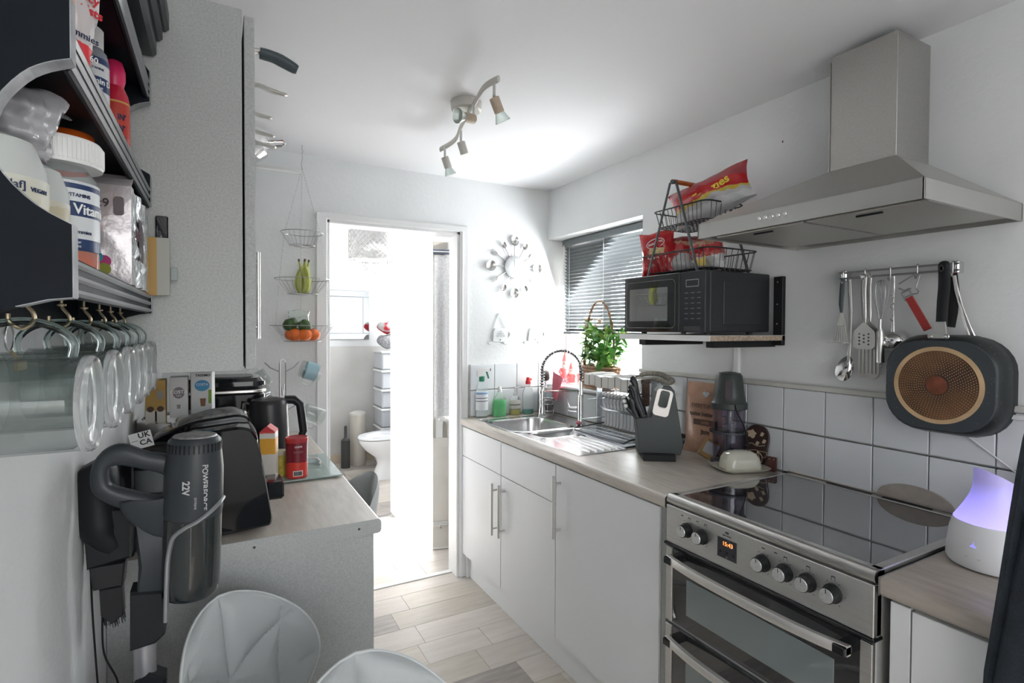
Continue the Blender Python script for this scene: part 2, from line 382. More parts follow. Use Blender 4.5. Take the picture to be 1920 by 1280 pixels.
tag(MB().box(1.222, 1.775, 1.2215, 1.241, .0, .868, bv=.0008).build('end_panel', greyb), 'grey end panel between the tall white door and the cooker', 'panel')
# near cabinet right of cooker
t = thing('base_cabinet', 'white base cabinet under the worktop right of the cooker', 'cabinet', (1.24, .30, 0), group='white base units')
MB().box(-.006, .535, -.285, .285, .14, .868, bv=.001).build('carcass', cabw, t)
d = MB().box(-.025, -.007, -.283, .245, .142, .860, bv=.0012).build('door', cabw, t)
MB().box(-.024, -.007, .2485, .285, .142, .864, bv=.0012).build('filler_strip', cabw, t)
bar_handle(d, -.025, .775, -.10, .135, axis='y')
# worktops
def postform(y0, y1, x0=1.203, x1=1.777, z=.91, th=.038, holes=None):
    r = .011; P = [(x1, z-th), (x0+.004, z-th)]+[(x0+r-r*math.cos(a), z-th+r*.9+ (th-r*.9-r)*0+ -r*.9*math.cos(0)*0) for a in []]
    P += [(x0, z-th+.006)]+[(x0+r-r*math.cos(a*PI/8), z-r+r*math.sin(a*PI/8)) for a in range(5)]+[(x1, z)]
    b = MB()
    M4 = Matrix(((1, 0, 0, 0), (0, 0, 1, 0), (0, 1, 0, 0), (0, 0, 0, 1)))
    if not holes: b.prism(P, y0, y1, M=M4)
    else:
        hx0, hx1, hy0, hy1 = holes
        b.prism(P, y0, hy0, M=M4).prism(P, hy1, y1, M=M4)
        P2 = [(hx0, z-th)]+P[1:-1]+[(hx0, z)]; b.prism(P2, hy0, hy1, M=M4); b.box(hx1, x1, hy0, hy1, z-th, z)
    return b
wt = thing('worktop', 'long pale wood effect worktop holding the sink and knife block', 'worktop', (1.49, 2.0, .872))
postform(1.2105, 2.80, holes=(1.275, 1.728, 1.757, 2.680)).build('board', laminate, wt, M=T(-1.49, -2.0, -.872), ang=25)
r = .011
MB().prism([(1.777, .8715), (1.206, .8715), (1.2022, .8765)]+[(1.2022+r-r*math.cos(a*PI/8), .9105-r+r*math.sin(a*PI/8)) for a in range(5)]+[(1.777, .9105)], 1.2085, 1.2105, M=Matrix(((1, 0, 0, 0), (0, 0, 1, 0), (0, 1, 0, 0), (0, 0, 0, 1)))).build('end_strip', satin, wt, M=T(-1.49, -2.0, -.872))
wt2 = thing('worktop', 'short worktop under the white diffuser, right of the cooker', 'worktop', (1.49, .3, .872))
postform(-.15, .5985).build('board', mat('walnut_laminate', (.33, .285, .25), .35, noise=(9, .25), stretch=(6, 1, 6), col2=(.47, .42, .375), detail=8), wt2, M=T(-1.49, -.3, -.872), ang=25)
MB().box(1.2, 1.777, .5987, .6005, .872, .9105).build('end_strip', satin, wt2, M=T(-1.49, -.3, -.872))
# sink -------------------------------------------------
sk = thing('sink', 'stainless steel one and a half bowl inset sink with ribbed drainer', 'sink', (1.5, 2.22, .91))
sinkm = mat('sink_steel', (.70, .70, .70), .22, 1, noise=(40, .05), bump=(120, .03))
def bowl(b, cx, cy, w, h, r, d):
    pr = [(1, .0035, 0), (.975, .002, 0), (.955, -.012, 0), (.93, -d*.8, 0), (.86, -d, 0), (.2, -d-.004, 0), (.02, -d-.006, 0)]
    rgs = []
    for s, z, _ in pr:
        P = rrect(w*s, h*s, max(r*s, .004), 5); rgs.append([V((cx+x, cy+y, z)) for x, y in P])
    b.rings(rgs, cap=(False, True))
    rgs = [[V((cx+x, cy+y, .0035)) for x, y in rrect(w, h, r, 5)], [V((cx+x, cy+y, .0055)) for x, y in rrect(w+.012, h+.012, r+.006, 5)], [V((cx+x, cy+y, .0022)) for x, y in rrect(w+.026, h+.026, r+.013, 5)]]
    b.rings(rgs, cap=(False, False))
b = MB()
bowl(b, -.055, .235, .35, .36, .08, .15)     # main bowl
bowl(b, -.03, -.055, .30, .15, .06, .10)      # half bowl
rim = [[V((x+.005, y, -.002+.001)) for x, y in rrect(.482, .952, .03, 4)], [V((x+.005, y, .0035)) for x, y in rrect(.478, .948, .03, 4)]]
b.rings(rim, cap=(False, False))
# deck with the bowls cut out: strips between
def deck(x0, x1, y0, y1, z=.0022): b.box(x0, x1, y0, y1, z-.002, z)
X0, X1, Y0, Y1 = -.235, .243, -.475, .475
deck(X0, X1, .415+.004, Y1); deck(X0, -.055-.179, .05, .42); deck(.124, X1, .05, .42); deck(X0, X1, .024, .053)
deck(X0, -.184, -.134, .026); deck(.124, X1, -.134, .026); deck(X0, X1, Y0, -.132)
b.build('basin', sinkm, sk, ang=50)
rb = MB()
for i in range(9):
    x = -.15+i*.037; rb.tube([(x, -.44, .001), (x, -.43, .0035), (x, -.17, .0035), (x, -.16, .001)], .004, 6)
rb.build('drainer_rib', sinkm, sk)
MB().lathe([(0, -.155), (.034, -.155), (.04, -.151), (.03, -.150), (0, -.151)], 20, M=T(-.055, .235, .002)).build('waste', chrome, sk)
MB().lathe([(0, -.105), (.03, -.105), (.036, -.101), (.026, -.100), (0, -.101)], 20, M=T(-.03, -.055, .002)).build('waste', chrome, sk)
# spring tap
tp = thing('kitchen_tap', 'tall chrome spring neck mixer tap behind the sink bowls', 'tap', (1.70, 2.33, .913))
MB().lathe([(.026, 0), (.026, .008), (.019, .012), (.0165, .02), (.0165, .15), (.012, .155), (.0105, .16), (.0105, .23), (.008, .232)], 20).build('body', chrome, tp)
ex, ey = -.2, .07
def arch(t):
    a = PI*t; return V((ex*(1-math.cos(a))/2, ey*(1-math.cos(a))/2, .285+.105*math.sin(a)))
path = [V((0, 0, .22)), V((0, 0, .25))]+[arch(i/24) for i in range(25)]+[V((ex, ey, .24)), V((ex, ey, .20))]
MB().tube(path, .0065, 8).build('hose', mat('tap_hose', (.12, .12, .12), .5), tp)
L = [0]
for i in range(1, len(path)): L.append(L[-1]+(path[i]-path[i-1]).length)
def onpath(s):
    for i in range(1, len(path)):
        if s <= L[i]: k = (s-L[i-1])/(L[i]-L[i-1]); return path[i-1].lerp(path[i], k), (path[i]-path[i-1]).normalized()
    return path[-1], (path[-1]-path[-2]).normalized()
sp = []; turns = 32; side = V((ey, -ex, 0)).normalized()
for i in range(turns*9+1):
    s = L[-1]*i/(turns*9); p, tn = onpath(s); q = tn.cross(side); a = i/9*2*PI; sp.append(p+(side*math.cos(a)+q*math.sin(a))*.0135)
MB().tube(sp, .0019, 5).build('spring', chrome, tp)
MB().lathe([(.009, .2), (.013, .19), (.014, .12), (.012, .10), (.017, .075), (.019, .045), (.017, .04), (.001, .04)], 18, M=T(ex, ey, 0)).build('spray_head', chrome, tp)
MB().tube([(0, 0, .175), (ex*.93, ey*.93, .175)], .0045, 8).lathe([(.017, .168), (.017, .182), (.0145, .182), (.0145, .168)], 18, M=T(ex, ey, 0)).build('support_arm', chrome, tp)
b = MB().cyl((-.01, .02, .075), (-.035, .05, .075), .014).cyl((-.035, .05, .075), (-.038, .055, .075), .012)
b.tube([(-.035, .05, .08), (-.042, .06, .11), (-.04, .062, .16)], [.004, .0035, .003], 8); b.build('lever', chrome, tp)
# cooker ---------------------------------------------------------------
ck = thing('cooker', 'freestanding stainless double oven electric cooker with black ceramic hob', 'cooker', (1.2, .904, 0))
CW = .296
MB().box(.012, .572, -CW, CW, .03, .888, bv=.002).build('housing', mat('cooker_side', (.45, .45, .44), .5), ck)
b = MB()
for x in (.05, .53):
    for y in (-.26, .26): b.cyl((x, y, 0), (x, y, .03), .02, seg=12)
b.b.free()
for x in (.05, .53):
    for y in (-.26, .26): MB().cyl((x, y, 0), (x, y, .03), .02, seg=12).build('foot', black, ck)
# hob frame
b = MB(); fr = .026
b.box(.012, .040, -CW, CW, .888, .9175, bv=.002).box(.5455, .572, -CW, CW, .888, .9175, bv=.002).box(.012, .572, -CW, -CW+.022, .888, .9175, bv=.002).box(.012, .572, CW-.022, CW, .888, .9175, bv=.002)
b.build('hob_frame', steel, ck)
MB().tube([(.016, -CW, .9045), (.016, CW, .9045)], .0155, 20).build('front_rail', satin, ck)
hob = MB().box(.036, .549, -CW+.018, CW-.018, .905, .9155, bv=.002).build('hob_glass', mat('ceramic_hob', (.030, .030, .034), .03, coat=1, spec=.9, ior=1.7), ck)
MB().box(.553, .566, -.16, -.03, .916, .9185).box(.553, .566, .0, .14, .916, .9185).build('vent_slot', black, ck)
# control panel (leans very slightly)
pa = MB().box(.0, .03, -CW, CW, .776, .8885, bv=.0015).build('control_panel', steel, ck)
MB().box(-.006, .03, -CW-.004, CW+.004, .768, .776, bv=.002).build('panel_lip', blackg, ck)
kn = mat('knob_face', (.88, .88, .88), .35, .85, noise=(200, .1))
for i, y in enumerate((.212, .156, -.036, -.096, -.153, -.211)):
    k = MB().lathe([(.021, 0), (.021, .006), (.0185, .008), (.0175, .026), (.0165, .027)], 28, M=T(0, y, .836) @ Ry(-PI/2)).build('knob', blackm, ck)
    MB().lathe([(.0165, .026), (.0155, .0285), (0, .0285)], 28, M=T(0, y, .836) @ Ry(-PI/2)).build('knob_face', kn, k)
    MB().box(-.0292, -.0286, y-.0007, y+.0007, .842, .8515).build('pointer', black, k)
MT = Matrix(((0, 0, -1, 0), (-1, 0, 0, 0), (0, 1, 0, 0), (0, 0, 0, 1)))   # text plane facing -X
ink = mat('print_black', (.03, .03, .03), .6)
dp = MB().box(-.0012, .001, .042, .104, .803, .857, bv=.0005).build('clock_display', mat('display_grey', (.045, .047, .055), .25), ck)
text('15:43', .0155, 'time_digits', mat('led_orange', (1, .25, .05), .5, emit=((1, .3, .08), 1.2)), dp, T(-.0016, .070, .843) @ MT)
for y, z in ((.094, .819), (.073, .819), (.052, .819)): MB().lathe([(.0042, 0), (.0042, .0016), (.003, .002), (0, .002)], 16, M=T(-.001, y, z) @ Ry(-PI/2)).build('button', black, dp)
text('\u25B3', .006, 'symbol', mat('print_grey', (.6, .6, .6), .5), dp, T(-.0016, .073, .8085) @ MT)
text('IIIII', .009, 'maker_mark', ink, pa, T(-.0006, .073, .874) @ MT)
text('NEW WORLD', .0045, 'maker_mark', ink, pa, T(-.0006, .073, .8655) @ MT)
b = MB()
for i, y in enumerate((.232, .205, .175, .146, -.036, -.070, -.096, -.153, -.211)):
    z = .873 if i != 5 else .874; b.box(-.0006, .0002, y-.004, y+.004, z-.0011, z+.0011)
    if i in (1, 3, 6, 7, 8): b.box(-.0006, .0002, y-.0045, y-.0037, z-.008, z).box(-.0006, .0002, y+.0037, y+.0045, z-.008, z)
for y in (.212, .156, -.036, -.096, -.153, -.211):
    for a in range(5): q = PI*(.85+a*.33); b.box(-.0006, .0002, y+.027*math.sin(q)-.0009, y+.027*math.sin(q)+.0009, .836+.027*math.cos(q)-.0009, .836+.027*math.cos(q)+.0009)
stuff(b.build('panel_print', ink, pa))
# doors
ovg = mat('oven_glass', (.018, .019, .021), .035, coat=1, spec=.8, ior=1.6)
def oven_door(z0, z1, hz, wins):
    d = MB().box(.002, .03, -CW+.002, CW-.002, z0, z1, bv=.003).build('oven_door', ovg, ck)
    MB().box(-.0015, .008, CW-.026, CW-.001, z0+.001, z1-.001, bv=.0015).build('door_trim', steel, d)
    MB().box(-.0015, .008, -CW+.001, -CW+.026, z0+.001, z1-.001, bv=.0015).build('door_trim', steel, d)
    MB().box(.0002, .003, -.215, .215, z0+.045, z1-.075, bv=.001).build('window', mat('oven_window', (.20, .235, .24), .05, spec=.9, ior=1.7), d)  # grey-teal base colour stands in for the reflected cabinet panel
    # bowed handle: flat strip seen from above and front
    n = 20; R = []
    for i in range(n+1):
        y = .262-.524*i/n; q = abs(2*i/n-1); x = -.055+.022*q**3; h = .0115
        R.append([V((x, y, hz-h)), V((x-.003, y, hz-h*.6)), V((x-.003, y, hz+h*.6)), V((x, y, hz+h)), V((x+.013, y, hz+h)), V((x+.013, y, hz-h))])
    MB().rings(R).build('handle', mat('handle_satin', (.82, .80, .77), .42, .9), d)
    for q in (.2485, -.2485): MB().box(-.045, .004, q-.0135, q+.0135, hz-.010, hz+.010, bv=.002).build('handle_mount', blackg, d)
    return d
oven_door(.537, .764, .740, 1); oven_door(.09, .527, .497, 1)
MB().box(.004, .03, -CW, CW, .04, .088, bv=.002).build('kick_panel', steel, ck)
# worktop behind hob: up-stand and stone coloured round board
tag(MB().box(1.7785-.004, 1.782, .602, 1.19, .918, .9225, bv=.001).build('sealant_strip', mat('beige_filler', (.52, .46, .40), .7)), 'narrow beige filler strip along the wall behind the hob', 'filler strip')
# hood ------------------------------------------------------------------
hd = thing('cooker_hood', 'stainless steel chimney extractor hood mounted over the cooker', 'extractor hood', (1.792, .878, 1.70))
hy = .303; b = MB()
lo = [(-.492, -hy), (-.001, -hy), (-.001, hy), (-.492, hy)]
mid = [V((x, y, .045)) for x, y in lo]
top = [(-.180, -.098), (-.001, -.098), (-.001, .088), (-.180, .088)]
b.rings([mid, [V((x, y, .196)) for x, y in top]], cap=(False, True)); b.build('canopy', steelh, hd, smooth=False)
b = MB(); b.box(-.492, -.488, -hy, hy, 0, .045, bv=.0006).box(-.492, -.001, -hy, -hy+.004, 0, .045, bv=.0006).box(-.492, -.001, hy-.004, hy, 0, .045, bv=.0006).box(-.005, -.001, -hy, hy, 0, .045)
b.build('rim', mat('hood_rim', (.60, .59, .57), .33, 1), hd)
b = MB().box(-.488, -.005, -hy+.004, hy-.004, .012, .02)
b.build('under_panel', mat('hood_under', (.46, .45, .43), .38, 1), hd)
for y0, y1 in ((-.285, -.005), (.005, .285)):
    f = MB().box(-.43, -.05, y0, y1, .006, .012, bv=.002).build('grease_filter', mat('filter_mesh', (.52, .51, .48), .45, .9, noise=(500, .3)), hd)
    MB().box(-.40, -.394, (y0+y1)/2-.03, (y0+y1)/2+.03, .002, .007).build('latch', black, f)
MB().box(-.176, -.001, -.095, .085, .197, .535, bv=.0012).build('chimney', steelh, hd)
MB().box(-.179, -.001, .0852, .0875, .197, .52).build('chimney_sleeve', steelh, hd)
for i in range(5): MB().lathe([(.0055, 0), (.0055, .007), (.004, .009), (0, .009)], 14, M=T(-.491, .085-i*.019, .024) @ Ry(-PI/2)).build('button', chrome, hd)
# ================================================================ WALL ITEMS, RIGHT WALL
MF = Rx(PI/2)      # lettering plane -> local XZ, facing local -y
def ramp(name, stops, axis='Z', rough=.4, metal=0, noise=0, coat=0, const=True, alpha=1, trans=0):
    """colour bands along an object axis (printed packaging)"""
    if name in MATS: return MATS[name]
    m = mat(name, (1, 1, 1), rough, metal, coat=coat, trans=trans, alpha=alpha); n = m.node_tree.nodes; L = m.node_tree.links
    tc = n['Texture Coordinate']; sx = n.new('ShaderNodeSeparateXYZ'); L.new(tc.outputs['Object'], sx.inputs[0]); out = sx.outputs['XYZ'.index(axis)]
    lo, hi = stops[0][0], stops[-1][0]+1e-4
    if noise:
        t = n.new('ShaderNodeTexNoise'); t.inputs['Scale'].default_value = noise[0]; L.new(tc.outputs['Object'], t.inputs['Vector'])
        k = n.new('ShaderNodeMath'); k.operation = 'MULTIPLY_ADD'; k.inputs[1].default_value = noise[1]; L.new(t.outputs[0], k.inputs[0]); L.new(out, k.inputs[2]); out = k.outputs[0]
    mr = n.new('ShaderNodeMapRange'); mr.inputs['From Min'].default_value = lo; mr.inputs['From Max'].default_value = hi; L.new(out, mr.inputs['Value'])
    rp = n.new('ShaderNodeValToRGB'); rp.color_ramp.interpolation = 'CONSTANT' if const else 'LINEAR'; e = rp.color_ramp.elements
    for i, (p, c) in enumerate(stops):
        q = (p-lo)/(hi-lo)
        el = e[i] if i < 2 else e.new(q)
        el.position = q; el.color = (*c, 1)
    L.new(mr.outputs[0], rp.inputs[0]); L.new(rp.outputs[0], n['Principled BSDF'].inputs['Base Color']); return m
inkw = mat('print_white', (.85, .85, .85), .5); inky = mat('print_yellow', (.85, .60, .06), .4); inkb = mat('print_navy', (.02, .035, .10), .4); inkr = mat('print_red', (.6, .03, .04), .4)
def R(name, label, cat, x, y, z, face='right', group=None):
    return thing(name, label, cat, (x, y, z), {'right': -PI/2, 'left': PI/2, 'far': 0}[face], group)
# --- bracket shelf and microwave
sh = R('wall_shelf', 'white edged chipboard shelf on black brackets carrying the microwave', 'shelf', 1.79, 1.44, 1.383)
MB().box(-.222, .222, -.388, 0, 0, .018, bv=.0008).build('board', mat('chipboard', (.42, .33, .25), .8, noise=(120, .35)), sh)
MB().box(-.2225, .2225, -.390, -.387, -.0005, .0185).box(-.2225, .2225, -.388, -.001, .018, .0188).build('white_edging', whitep, sh)
for x in (-.17, .165):
    bk = MB().box(x-.02, x+.02, -.32, 0, -.024, 0, bv=.002).build('bracket', blackm, sh)
MB().box(.185, .222, -.018, 0, -.018, .23, bv=.002).build('bracket_upright', blackm, sh)
b = stuff(MB().cyl((.204, -.019, .06), (.204, -.022, .06), .004, seg=8).cyl((.204, -.019, .21), (.204, -.022, .21), .004, seg=8).cyl((.204, -.019, .13), (.204, -.022, .13), .004, seg=8).build('screw', chrome, sh))
mw = R('microwave', 'black microwave oven on the wall shelf below the crisp baskets', 'microwave', 1.62, 1.482, 1.4025)
W, H, D = .412, .222, .325
MB().box(-W/2, W/2, -D/2+.012, D/2, .01, H, bv=.004).build('housing', mat('microwave_shell', (.028, .03, .033), .42, bump=(300, .06)), mw)
MB().box(W/2-.001, W/2+.0035, -D/2+.075, D/2-.03, .035, H-.035, bv=.003).build('side_panel', mat('microwave_panel', (.03, .032, .035), .4), mw)
dr = MB().box(-W/2, W/2-.118, -D/2-.012, -D/2+.012, .008, H, bv=.003).build('door', blackg, mw)
M_ = MF
def ring2(b, w, h, r, t, y, cx, cz):
    a = [V((cx+x, y, cz+z)) for x, z in rrect(w, h, r, 5)]; c = [V((cx+x, y, cz+z)) for x, z in rrect(w-2*t, h-2*t, r-t, 5)]
    b.rings([a, c], cap=(False, False))
b = MB(); ring2(b, .262, .178, .018, .0012, -D/2-.0125, -.062, .112); b.build('door_outline', mat('pale_outline', (.30, .31, .31), .4), dr, smooth=False)
MB().prism(rrect(.205, .125, .004), 0, .001, M=T(-.070, -D/2-.0122, .112) @ MF).build('door_glass', mat('mirror_black', (.055, .06, .062), .02, coat=1, spec=1, ior=2.0), dr)
cp = MB().box(W/2-.1165, W/2, -D/2-.012, -D/2+.012, .008, H, bv=.003).build('control_panel', mat('panel_gloss', (.035, .037, .042), .12), mw)
b = MB(); ring2(b, .058, .026, .003, .0025, -D/2-.0126, W/2-.058, .180); b.build('display_frame', mat('pale_outline2', (.32, .34, .34), .4), cp, smooth=False)
b = MB()
for i in range(6):
    for j in range(3): b.box(W/2-.092+j*.028, W/2-.080+j*.028+.004, -D/2-.0126, -D/2-.0122, .145-i*.018, .1475-i*.018)
stuff(b.build('key_print', mat('print_dimgrey', (.16, .17, .2), .4), cp))
MB().box(W/2-.094, W/2-.022, -D/2-.0135, -D/2-.012, .014, .030, bv=.001).build('door_button', mat('panel_gloss2', (.07, .07, .075), .2), cp)
for x in (-.16, .16):
    for y in (-.11, .11): MB().cyl((x, y, 0), (x, y, .012), .011, seg=12).build('foot', rubber, mw)
# --- two tier wire basket with crisps
ws = R('two_tier_basket', 'black wire two tier basket with a wooden handle, on top of the microwave', 'basket', 1.605, 1.462, 1.6255)
def wire_tray(b, w, d, h, z, fl=.012, nx=14, ny=7, r=.0014, rr=.0028):
    top = [(x, y, z+h) for x, y in rrect(w, d, .03, 4)]; b.tube(top, rr, 6, closed=True)
    w2, d2 = w-2*fl, d-2*fl
    bot = [(x, y, z) for x, y in rrect(w2, d2, .025, 4)]; b.tube(bot, r*1.3, 5, closed=True)
    for i in range(nx+1):
        t = -.5+i/nx; x0, x1 = t*(w-.05), t*(w2-.045)
        b.tube([(x0, -d/2, z+h), (x1, -d2/2, z), (x1, d2/2, z), (x0, d/2, z+h)], r, 5)
    for i in range(ny+1):
        t = -.5+i/ny; y0, y1 = t*(d-.05), t*(d2-.045)
        b.tube([(-w/2, y0, z+h), (-w2/2, y1, z), (w2/2, y1, z), (w/2, y0, z+h)], r, 5)
bw = mat('black_wire', (.025, .027, .028), .4, .3)
b = MB(); wire_tray(b, .352, .262, .068, .012); b.build('lower_tray', bw, ws)
b = MB(); wire_tray(b, .272, .205, .062, .19, nx=11, ny=6); b.build('upper_tray', bw, ws)
flat = mat('grey_flat_bar', (.085, .095, .10), .45, .4)
for y in (-.135, .135):
    for x in (-.118, .128): MB().tube([(x, y, 0), (.014*(1 if x > 0 else -1)+.006, y*.98, .338)], .0065, 4, flat=.35, up=(1, 0, 0)).build('side_bar', flat, ws)
    MB().ball((.006, y, .338), .009, seg=10).build('pivot', flat, ws)
MB().cyl((.006, -.125, .340), (.006, .125, .340), .0085, seg=12).build('handle', mat('varnished_wood', (.38, .10, .025), .35, noise=(20, .25), stretch=(8, 1, 8)), ws)
def crisp_bag(label, loc, rot, w, h, d, m, seed, group='crisp bags in the wire basket', name='crisp_bag', crimp=.012, nu=18, nv=22, wr=.005, ang=28):
    rd = random.Random(seed); ph = [rd.uniform(0, 6) for _ in range(8)]
    t = thing(name, label, 'crisps' if name == 'crisp_bag' else 'bag', loc, group=group, rot=rot)
    def f(s):
        def g(u, v):
            x = (u-.5)*w; z = (v-.5)*h; e = max(0, 1-abs(2*v-1)**3.2)*max(0, 1-abs(2*u-1)**2.6)
            wv = wr*(math.sin(9*u+ph[0]+3*v)+math.sin(17*v+ph[1]+5*u*math.sin(ph[2]))+.7*math.sin(31*u+11*v+ph[3]))
            y = s*(d/2*e**.6+wv*(.25+e)*.7); k = 1-.10*math.sin(PI*v)*(1 if abs(u-.5) > .4 else .6)
            if not (0 < u < 1 and 0 < v < 1): y = s*.0005+wv*.5
            return (x*k, y, z+.004*math.sin(8*u+ph[4])*(abs(2*v-1)**4))
        return g
    b = MB(); b.grid(f(-1), nu, nv).grid(f(1), nu, nv)
    bmesh.ops.remove_doubles(b.b, verts=b.b.verts, dist=.0018); b.build('packet', m, t, ang=ang if name == 'crisp_bag' else 70)
    return t
red = (.50, .015, .02); dred = (.25, .02, .025); sil = (.62, .62, .62)
m1 = ramp('bag_red', [(-.2, red), (.045, red), (.1, (.62, .04, .035))], rough=.22, noise=(30, .05), coat=.4)
m2 = ramp('bag_red_white', [(-.2, sil), (-.012, (.55, .54, .54)), (.012, (.47, .09, .07)), (.03, red), (.06, (.45, .22, .12)), (.072, dred)], rough=.22, noise=(30, .05), coat=.4)
m3 = ramp('bag_red_white_large', [(-.2, sil), (-.02, (.52, .5, .5)), (-.005, (.55, .4, .05)), (.008, red), (.05, (.38, .06, .07)), (.1, (.36, .07, .09))], rough=.22, noise=(24, .04), coat=.4)
ws_z = 1.6255
c1 = crisp_bag('bright red crisp bag with white oval badge, upright at left end of lower tray', (1.525, 1.585, ws_z+.092), (-.1, -.08, -PI/2+.65), .135, .175, .055, m1, 1)
b = MB(); b.prism([(.036*math.cos(a*PI/12), .019*math.sin(a*PI/12)) for a in range(24)], -.0005, .0005, M=T(-.002, -.031, .036) @ MF @ Rz(.25)); o = b.build('badge', inkw, c1)
MB().prism([(.033*math.cos(a*PI/12), .0155*math.sin(a*PI/12)) for a in range(24)], -.0005, .0006, M=T(-.002, -.0318, .036) @ MF @ Rz(.25)).build('badge_centre', mat('badge_red', red, .3), o)
text('SNACKRITE', .0115, 'badge_text', inkw, o, T(-.002, -.0326, .036) @ MF @ Rz(.25), sx=.95, bold=.0004)
text('FLAMING HOT', .011, 'flavour_text', inkw, c1, T(0, -.031, -.022) @ MF, bold=.0003)
MB().prism([(-.03, 0), (.028, 0), (.032, .022), (-.026, .026)], -.0005, .0005, M=T(0, -.0318, -.006) @ MF).build('crisp_picture', mat('crisp_tan', (.72, .52, .28), .5, noise=(60, .3)), c1)
crisp_bag('red and white crisp bag lying in the middle of the lower tray', (1.60, 1.515, ws_z+.082), (-.25, .05, -PI/2+.45), .165, .155, .085, m2, 3)
c3 = crisp_bag('red crisp bag with yellow patches, at the right end of the lower tray', (1.585, 1.395, ws_z+.073), (.15, -.06, -PI/2-.15), .155, .13, .085, m2, 5)
MB().prism([(-.02, -.02), (.03, -.025), (.035, .012), (.005, .0), (-.018, .014)], -.0006, .0006, M=T(.01, -.048, -.018) @ MF).build('yellow_print', inky, c3)
c4 = crisp_bag('large red and white crisp bag with yellow lettering, tilted up in the upper tray', (1.60, 1.395, ws_z+.285), (-.15, -.30, -PI/2+.35), .31, .15, .10, m3, 8, nu=26)
text('Frazzles', .044, 'lettering', inky, c4, T(.022, -.0475, .006) @ MF @ Rz(.16), bold=.0012)
# --- utensil rail ----------------------------------------------------
rl = R('utensil_rail', 'double chrome wire utensil rail with six hooks on the wall', 'rail', 1.79, .85, 1.604)
for z in (0, -.018): MB().cyl((-.158, -.036, z), (.158, -.036, z), .0032, seg=10).build('rail_rod', wirem, rl)
for x in (-.148, .148):
    MB().box(x-.009, x+.009, -.034, -.001, -.026, .007, bv=.003).build('wall_mount', chrome, rl)
for x in (-.144, -.079, -.008, .062, .128, .146):
    MB().tube(inter([(x, -.036, .006), (x, -.041, .002), (x, -.041, -.024), (x, -.047, -.034), (x, -.053, -.026)], 5), .0022, 7).build('hook', wirem, rl)
def util(name, label, y, x=1.75, z=1.585): return R(name, label, 'utensil', x, y, z, group='utensils on the rail')
# fish slice (angled turner), dark
u1 = util('fish_slice', 'dark fork ended slotted turner hanging at the left end of the rail', .993, 1.748)
MB().tube([(0, 0, .003), (-.002, 0, -.03), (-.004, -.002, -.08), (-.002, -.002, -.115)], [.0075, .009, .008, .004], 8, flat=.3, up=(1, 0, 0)).build('handle', mat('dark_steel', (.16, .18, .2), .3, .8), u1)
b = MB(); slots = 5
P = [(-.006, -.11), (.006, -.11), (.018, -.15), (.024, -.20), (-.026, -.205), (-.018, -.15)]
for i in range(6):
    x0 = -.025+i*.0085; b.prism([(x0*.55, -.15), ((x0+.006)*.55, -.15), (x0+.006, -.2), (x0, -.202)], -.0008, .0008, M=T(0, -.006, 0) @ MF)
b.prism([(-.006, -.108), (.006, -.108), (.016, -.152), (-.016, -.152)], -.0008, .0008, M=T(0, -.006, 0) @ MF)
b.prism([(-.03, 0), (.026, 0), (.022, .045), (-.028, .04)], -.0008, .0008, M=T(0, -.008, -.203) @ Rz(PI))
b.build('blade', satin, u1)
# spoon
u2 = util('serving_spoon', 'polished steel serving spoon hanging behind the dark turner', .978, 1.755)
MB().tube([(-.002, .002, 0), (.004, .002, -.10), (.004, 0, -.215), (.0, 0, -.245)], [.006, .005, .004, .006], 8, flat=.3, up=(1, 0, 0)).build('handle', satin, u2)
MB().grid(lambda u, v: ((.026*math.sin(PI*u)**.0*math.cos(v*2*PI))*u*(1-.18*math.sin(v*2*PI)), -.004+.010*(1-u*u), -.285+.042*math.sin(v*2*PI)*u), 7, 22, .001).build('bowl', chrome, u2, M=T(-.008, 0, 0) @ T(0, 0, -.285) @ Ry(.35) @ T(0, 0, .285))
# turners
def turner(label, y, x, tilt, slots, L=.22, w=.032):
    t = util('slotted_turner', label, y, x)
    MB().tube([(0, 0, .002), (.0, -.003, -.04), (.003, -.002, -.12), (.004, 0, -.145)], [.0085, .008, .0065, .003], 8, flat=.35, up=(1, 0, 0)).build('handle', satin, t)
    b = MB().lathe([(.0095, -.003), (.0095, .001), (.007, .002), (0, .002)], 18, M=T(0, -.006, .001) @ MF); b.build('hang_cap', chrome, t)
    b = MB(); z0 = -.145; z1 = -L; Mx = T(.004, -.003, 0) @ MF
    # outline frame and bars between the slots
    b.prism([(-.004, z0+.004), (.004, z0+.004), (.016, z0-.008), (w-.003, z0-.02), (w, z0-.03), (-w, z0-.03), (-w+.003, z0-.02), (-.016, z0-.008)], -.0007, .0007, M=Mx)
    if slots:
        n = 5; y0 = z0-.03; y1 = z1+.014
        for i in range(n+1):
            xx = -w+i*(2*w-.006)/n; b.prism([(xx, y0), (xx+.0065, y0), (xx+.0065, y1), (xx, y1)], -.0007, .0007, M=Mx)
        b.prism([(-w, y1), (w, y1), (w-.001, z1+.008), (w-.008, z1), (-w+.008, z1), (-w+.001, z1+.008)], -.0007, .0007, M=Mx)
    else: b.prism([(-w, z0-.03), (w, z0-.03), (w, z1+.01), (w-.01, z1), (-w+.01, z1), (-w, z1+.01)], -.0007, .0007, M=Mx)
    bl = b.build('blade', satin, t)
    if not slots:
        for i in range(4):
            for j in range(3):
                if (i, j) != (3, 1): MB().cyl(((j-1)*.0135+.004, -.0048, z0-.03-i*.0105-(.004 if j == 1 else 0)), ((j-1)*.0135+.004, -.0036, z0-.03-i*.0105-(.004 if j == 1 else 0)), .0026, seg=10).build('hole', mat('hole_shadow', (.05, .05, .05), .6), bl)
    return t
